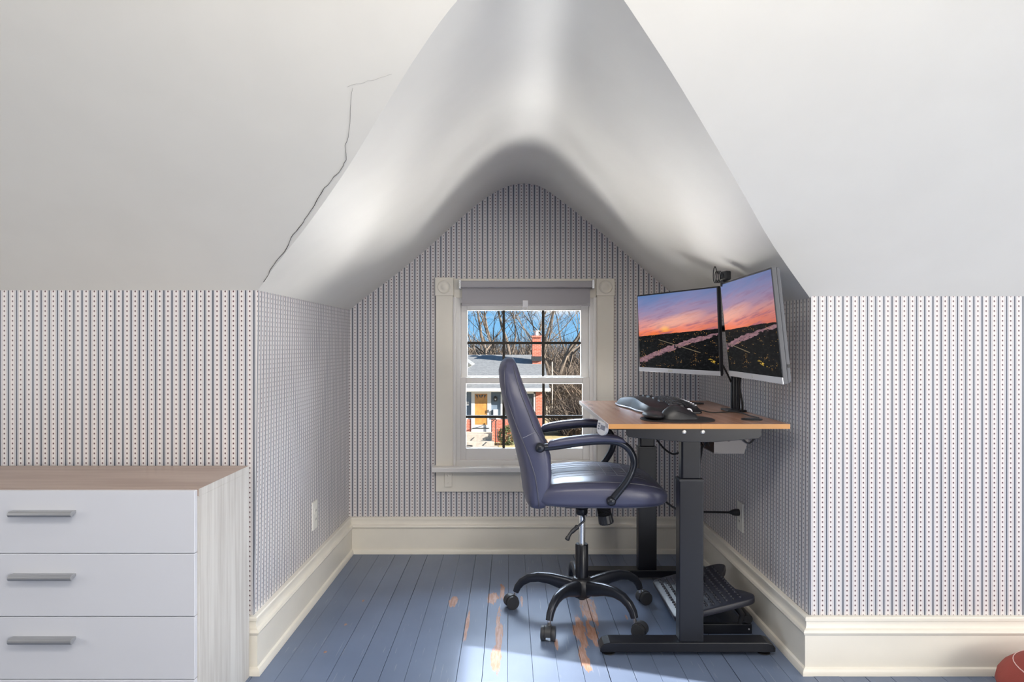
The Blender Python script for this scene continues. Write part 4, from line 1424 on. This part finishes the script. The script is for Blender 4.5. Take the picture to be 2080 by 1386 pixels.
# front door with storm door
dfr = MB()
dfr.box(hx(957.5), hx(964.5), HY - .08, HY, hz_(880), hz_(796))
dfr.box(hx(990), hx(997.5), HY - .08, HY, hz_(880), hz_(796))
dfr.box(hx(964.5), hx(990), HY - .08, HY, hz_(800), hz_(796))
dfr.box(hx(964.5), hx(990), HY - .08, HY, hz_(880), hz_(863))
dfr = dfr.build('front_door', 'ext_white', hs_)
MB().box(hx(964.5), hx(990), HY - .065, HY, hz_(863), hz_(800)).build('door_leaf', 'ext_door_wood', dfr)
for a, b in ((966, 970.5), (971.5, 976), (978, 982.5), (983.5, 988)):
    MB().add([(hx(a), HY - .072, hz_(802)), (hx(b), HY - .072, hz_(802)), (hx((a + b) / 2) + (.06 if a < 977 else -.06), HY - .072, hz_(809)),
              (hx(a), HY - .066, hz_(802)), (hx(b), HY - .066, hz_(802)), (hx((a + b) / 2) + (.06 if a < 977 else -.06), HY - .066, hz_(809))],
             [(0, 1, 2), (5, 4, 3), (0, 3, 4, 1), (1, 4, 5, 2), (2, 5, 3, 0)]).build('fanlight_pane', 'ext_glass', dfr)
MB().box(hx(960), hx(994), HY - .10, HY - .07, hz_(870.5), hz_(869)).build('kick_rail', 'ext_dark', dfr)
MB().box(hx(991.5), hx(993), HY - .12, HY - .08, hz_(838), hz_(832)).build('door_handle', 'ext_dark', dfr)
MB().lathe([(.02, -.12), (.09, -.08), (.10, .08), (.03, .16)], 10, Matrix.Translation((hx(1006.5), HY - .12, hz_(811)))).build('porch_lamp', 'ext_dark', hs_)
MB().lathe([(.01, -.04), (.035, -.02), (.035, .03), (.01, .04)], 8, Matrix.Translation((hx(1006.5), HY - .215, hz_(811)))).build('lamp_bulb', 'ext_white', hs_)
MB().box(hx(1002), hx(1011), HY - .16, HY, hz_(849), hz_(832)).build('letter_box', 'ext_white', hs_, bevel=.01)
pls = MB().box(hx(946), hx(952.5), HY - .03, HY, hz_(823.5), hz_(816.5)).build('number_plate', 'ext_white', hs_)
fc = bpy.data.curves.new('house_number', 'FONT')
fc.body = '25'
fc.size = .15
fc.extrude = .004
fc.align_x = 'CENTER'
fc.align_y = 'CENTER'
fo_ = bpy.data.objects.new('house_number', fc)
fc.materials.append(MATS['ext_dark'])
fo_.location = (hx(949.2), HY - .036, hz_(820))
fo_.rotation_euler = (PI / 2, 0, 0)
COL.objects.link(fo_)
dg = bpy.context.evaluated_depsgraph_get()
nm_ = bpy.data.meshes.new_from_object(fo_.evaluated_get(dg))
no_ = bpy.data.objects.new('digits', nm_)
no_.location, no_.rotation_euler = fo_.location.copy(), fo_.rotation_euler.copy()
COL.objects.link(no_)
no_.parent = pls
bpy.data.objects.remove(fo_)
fw = MB()
fw.box(hx(1017), hx(1022), HY - .06, HY, hz_(849), hz_(796))
fw.box(hx(1084), hx(1088), HY - .06, HY, hz_(849), hz_(796))
fw.box(hx(1017), hx(1088), HY - .06, HY, hz_(849), hz_(845))
fw.box(hx(1017), hx(1088), HY - .06, HY, hz_(800), hz_(796))
fw.box(hx(1050), hx(1054), HY - .06, HY, hz_(849), hz_(796))
fw = fw.build('front_window', 'ext_white', hs_)
for a, b in ((1022, 1050), (1054, 1084)):
    MB().box(hx(a), hx(b), HY - .03, HY, hz_(845), hz_(800)).build('pane', 'ext_glass', fw)
MB().box(hx(853), hx(1017), HY - .02, HY, hz_(853), hz_(848.5)).build('belt_course', 'ext_white', hs_)
# small gabled bay to the left, only its corner shows
MB().add([(hx(900), 33.8, hz_(720)), (hx(948), 33.8, hz_(733)), (hx(959), 33.8, hz_(740)), (hx(959), 33.8, hz_(743)), (hx(944), 33.8, hz_(751)), (hx(900), 33.8, hz_(751)),
          (hx(900), 36.5, hz_(720)), (hx(948), 36.5, hz_(733)), (hx(959), 36.5, hz_(740)), (hx(959), 36.5, hz_(743)), (hx(944), 36.5, hz_(751)), (hx(900), 36.5, hz_(751))],
         [(0, 1, 2, 3, 4, 5), (11, 10, 9, 8, 7, 6), (0, 6, 7, 1), (1, 7, 8, 2), (2, 8, 9, 3), (3, 9, 10, 4), (4, 10, 11, 5), (5, 11, 6, 0)]).build('bay_eave', 'ext_white', hs_)
MB().add([(hx(900), 33.7, hz_(714)), (hx(948), 33.7, hz_(731)), (hx(961), 33.7, hz_(740)), (hx(961), 33.7, hz_(742)), (hx(948), 33.7, hz_(734)), (hx(900), 33.7, hz_(718)),
          (hx(900), 36.5, hz_(714)), (hx(948), 36.5, hz_(731)), (hx(961), 36.5, hz_(740)), (hx(961), 36.5, hz_(742)), (hx(948), 36.5, hz_(734)), (hx(900), 36.5, hz_(718))],
         [(0, 1, 2, 3, 4, 5), (11, 10, 9, 8, 7, 6), (0, 6, 7, 1), (1, 7, 8, 2), (2, 8, 9, 3), (3, 9, 10, 4), (4, 10, 11, 5), (5, 11, 6, 0)]).build('bay_roof', 'ext_shingle', hs_)

st = thing('porch_steps', 'pale concrete steps leading up to the front door across the street', 'steps', (hx(965), HY - .8, GZ))
MB().box(hx(900), hx(1000), HY - 1.0, HY - .06, GZ, hz_(879.5, HY - .5)).build('upper_step', 'ext_concrete', st, bevel=.01)
MB().box(hx(900), hx(1005), HY - 1.5, HY - 1.0, GZ, GZ + .21).build('lower_step', 'ext_concrete', st, bevel=.01)
tag(MB().box(-6, hx(1012), HY - 3.6, HY - 1.5, GZ, GZ + .03).build('walkway', 'ext_concrete'), kind='structure')
tag(MB().add([(2.0, 30.5, GZ + .02), (7.0, 30.5, GZ + .02), (2.6, 36.0, GZ + .02), (1.9, 36.0, GZ + .02), (2.0, 30.5, GZ), (7.0, 30.5, GZ), (2.6, 36.0, GZ), (1.9, 36.0, GZ)],
             [(0, 1, 2, 3), (7, 6, 5, 4), (0, 4, 5, 1), (1, 5, 6, 2), (2, 6, 7, 3), (3, 7, 4, 0)]).build('side_path', 'ext_concrete'), kind='structure')
rl = thing('step_railing', 'thin black iron handrail beside the steps across the street', 'railing', (hx(1004), HY - 1, GZ))
for px, py0, Y in ((998.5, 852, HY - .2), (1007, 852, HY - 1.1)):
    MB().tube([(hx(px, Y), Y, GZ), (hx(px, Y), Y, hz_(py0 + 3, Y))], .025, 6).build('post', 'ext_dark', rl)
MB().tube([(hx(998.5), HY - .2, hz_(858)), (hx(1006, HY - 1.1), HY - 1.1, hz_(851, HY - 1.1)), (hx(1009, HY - 1.3), HY - 1.3, hz_(855, HY - 1.3))], .022, 6).build('handrail', 'ext_dark', rl)
MB().tube([(hx(1010, HY - 1.4), HY - 1.4, hz_(872, HY - 1.4)), (hx(1012, HY - 2), HY - 2, GZ)], .018, 6).build('brace', 'ext_dark', rl)
hose = [Vector((hx(951, 33.4) + .22 * math.cos(a) * (1 + .1 * math.sin(3 * a)), 33.2 + .25 * math.sin(a), GZ + .05)) for a in [2 * PI * k / 24 for k in range(24)]]
tag(MB().tube(hose, .02, 6, closed=True).build('garden_hose', 'ext_dark'), 'dark garden hose coiled on the walkway across the street', 'hose')
tag(MB().tube([(hx(1051, 33.0), 33.0, GZ), (hx(1051, 33.0), 33.0, GZ + .55)], .02, 6).build('marker_stake', 'ext_white'), 'thin white marker stake beside the green bush outside', 'stake')

# evergreen bush: leaves on a rounded crown
def leaf_blob(name, label, cat, c, rx, ry, rz, n, size, mat):
    rnd = random.Random(int(c[0] * 100))
    t = thing(name, label, cat, (c[0], c[1], GZ))
    mm = MB()
    for _ in range(n):
        u_, v_ = rnd.uniform(-1, 1), rnd.uniform(0, 2 * PI)
        s_ = math.sqrt(1 - u_ * u_)
        rr = rnd.uniform(.72, 1.05)
        p = Vector((c[0] + rx * rr * s_ * math.cos(v_), c[1] + ry * rr * s_ * math.sin(v_), c[2] + rz * rr * u_))
        if p.z < GZ + .02:
            continue
        d1 = Vector((rnd.gauss(0, 1), rnd.gauss(0, 1), rnd.gauss(0, 1))).normalized() * size
        d2 = Vector((rnd.gauss(0, 1), rnd.gauss(0, 1), rnd.gauss(0, 1))).normalized() * size * .6
        mm.add([p - d1, p + d2, p + d1, p - d2], [(0, 1, 2, 3)])
    f_ = raw('foliage', mm, mat)
    f_.parent = t
    f_.matrix_parent_inverse = parent_matrix(t).inverted()
    tag(f_, kind='stuff')
    MB().tube([(c[0], c[1], GZ), (c[0] + .03, c[1], c[2])], .06, 6).build('stem', 'ext_bark', t)
    return t
leaf_blob('evergreen_bush', 'round green evergreen bush in front of the brick house', 'bush', (hx(1033, 34.0), 34.0, GZ + .45), .55, .45, .52, 3200, .035, 'ext_leaf')

# ------------------------------------------------------------------ trees
def tree(name, label, base_, h, seed, lean=0.0, levels=5, r0=.16, mat='ext_bark'):
    rnd = random.Random(seed)
    t = thing(name, label, 'tree', base_, group='bare trees behind the house')
    tr_, br_ = MB(), MB()
    def grow(p, d, l, r, lev):
        n_ = 4 if lev < 2 else 3
        pts, rs = [p.copy()], [r]
        dd = d.copy()
        for k in range(n_):
            dd = (dd + Vector((rnd.gauss(0, .11), rnd.gauss(0, .08), .05 + rnd.gauss(0, .07)))).normalized()
            pts.append(pts[-1] + dd * l / n_)
            rs.append(r * (1 - .42 * (k + 1) / n_))
        (tr_ if lev == 0 else br_).tube(pts, rs, 6 if lev < 2 else 3, caps=False)
        if lev >= levels:
            return
        kids = (4 if lev == 0 else 3) + (1 if rnd.random() < .5 else 0)
        for k in range(kids):
            f_ = rnd.uniform(.35 if lev else .3, 1.0)
            i = min(n_ - 1, int(f_ * n_))
            q = pts[i] + (pts[i + 1] - pts[i]) * (f_ * n_ - i)
            ax = Vector((rnd.gauss(0, 1), rnd.gauss(0, .6), rnd.gauss(0, .35))).normalized()
            nd = (dd * .75 + ax * rnd.uniform(.45, .85)).normalized()
            if k == 0:                                  # the leader carries on from the tip
                grow(pts[-1], (dd + ax * .18).normalized(), l * .8, rs[-1] * .97, lev + 1)
                continue
            grow(q, nd, l * rnd.uniform(.55, .78), max(.010, rs[i] * .5), lev + 1)
    grow(Vector(base_), Vector((lean, 0, 1)).normalized(), h * .42, r0, 0)
    tr_.build('trunk', mat, t, smooth=60)
    br_.build('branches', mat, t)
    return t
tspec = [(1012, 50, 11.5, -.45, 'bare tree with a trunk leaning left behind the roof', 3, .20),
         (1030, 56, 13, -.10, 'bare tree rising just left of the window\'s middle behind the roof', 11, .18),
         (1052, 52, 13, .12, 'bare tree with steep branches between the chimney and the tall left trees', 5, .19),
         (1070, 58, 14, .05, 'slender bare tree directly left of the brick chimney', 8, .17),
         (1086, 54, 13.5, .15, 'bare tree standing behind the brick chimney', 21, .18),
         (1104, 47, 12, .40, 'bare tree with trunk leaning right, beside the chimney', 14, .20),
         (1124, 52, 12, .55, 'bare tree spreading to the right over the brown thicket', 33, .16),
         (968, 54, 11, -.25, 'bare tree at the far left of the window view', 17, .14),
         (1165, 60, 10, .1, 'bare tree at the far right of the window view', 29, .13)]
for px, Y, h, ln, lb, sd, r0 in tspec:
    tree('bare_tree', lb, (hx(px, Y), Y, GZ), h, sd, ln, 4, r0)
# close shrub with bare twigs, right of the house
def twigs(name, n, xr, yr, hr, r, seed, mat, label, cat, spread=.5):
    rnd = random.Random(seed)
    mm = MB()
    for _ in range(n):
        x, y = rnd.uniform(*xr), rnd.uniform(*yr)
        p = Vector((x, y, GZ))
        h = rnd.uniform(*hr)
        pts = [p]
        d = Vector((rnd.gauss(0, spread), rnd.gauss(0, spread * .5), 1)).normalized()
        for k in range(3):
            d = (d + Vector((rnd.gauss(0, .25), rnd.gauss(0, .15), rnd.gauss(0, .1)))).normalized()
            pts.append(pts[-1] + d * h / 3)
        mm.tube(pts, [r, r * .8, r * .6, r * .3], 3, caps=False)
        for k in range(3):
            i = rnd.choice((1, 2))
            q = pts[i]
            d2 = (d + Vector((rnd.gauss(0, .8), rnd.gauss(0, .4), rnd.gauss(0, .3)))).normalized()
            mm.tube([q, q + d2 * h * .25, q + d2 * h * .4 + Vector((0, 0, .1))], [r * .6, r * .5, r * .25], 3, caps=False)
    o_ = mm.build(name, mat)
    return tag(o_, label, cat, kind='stuff')
twigs('thicket', 2600, (-9, 13), (60, 72), (3.2, 6.3), .030, 4, 'ext_twig', 'brown thicket of bare brush behind the house', 'brush', .35)
twigs('thicket', 1500, (2.3, 9), (46, 54), (1.8, 4.2), .020, 9, 'ext_twig', 'brown brush filling the right side of the window view', 'brush', .45)
sh = twigs('bare_shrub', 700, (hx(1140, 38), hx(1195, 38)), (37.2, 39), (1.0, 2.3), .016, 12, 'ext_shrub_twig', 'dark leafless shrub right of the brick house', 'shrub', .55)
fn = thing('picket_fence', 'weathered picket fence beyond the dry lawn', 'fence', (hx(1120, 42), 42, GZ))
for q in range(16):
    xq = hx(1104, 42) + q * .16
    MB().box(xq, xq + .09, 42, 42.03, GZ, GZ + 1.15 + .05 * (q % 2)).build('picket', 'ext_fence', fn)
MB().box(hx(1103, 42), hx(1103, 42) + 2.6, 42.03, 42.07, GZ + .5, GZ + .58).build('rail', 'ext_fence', fn)
tag(MB().tube([(hx(1121.5, 41), 41, GZ), (hx(1121.5, 41), 41, hz_(735, 41))], .035, 6).build('metal_pole', 'ext_concrete'), 'thin pale pole standing in the yard right of the house', 'pole')
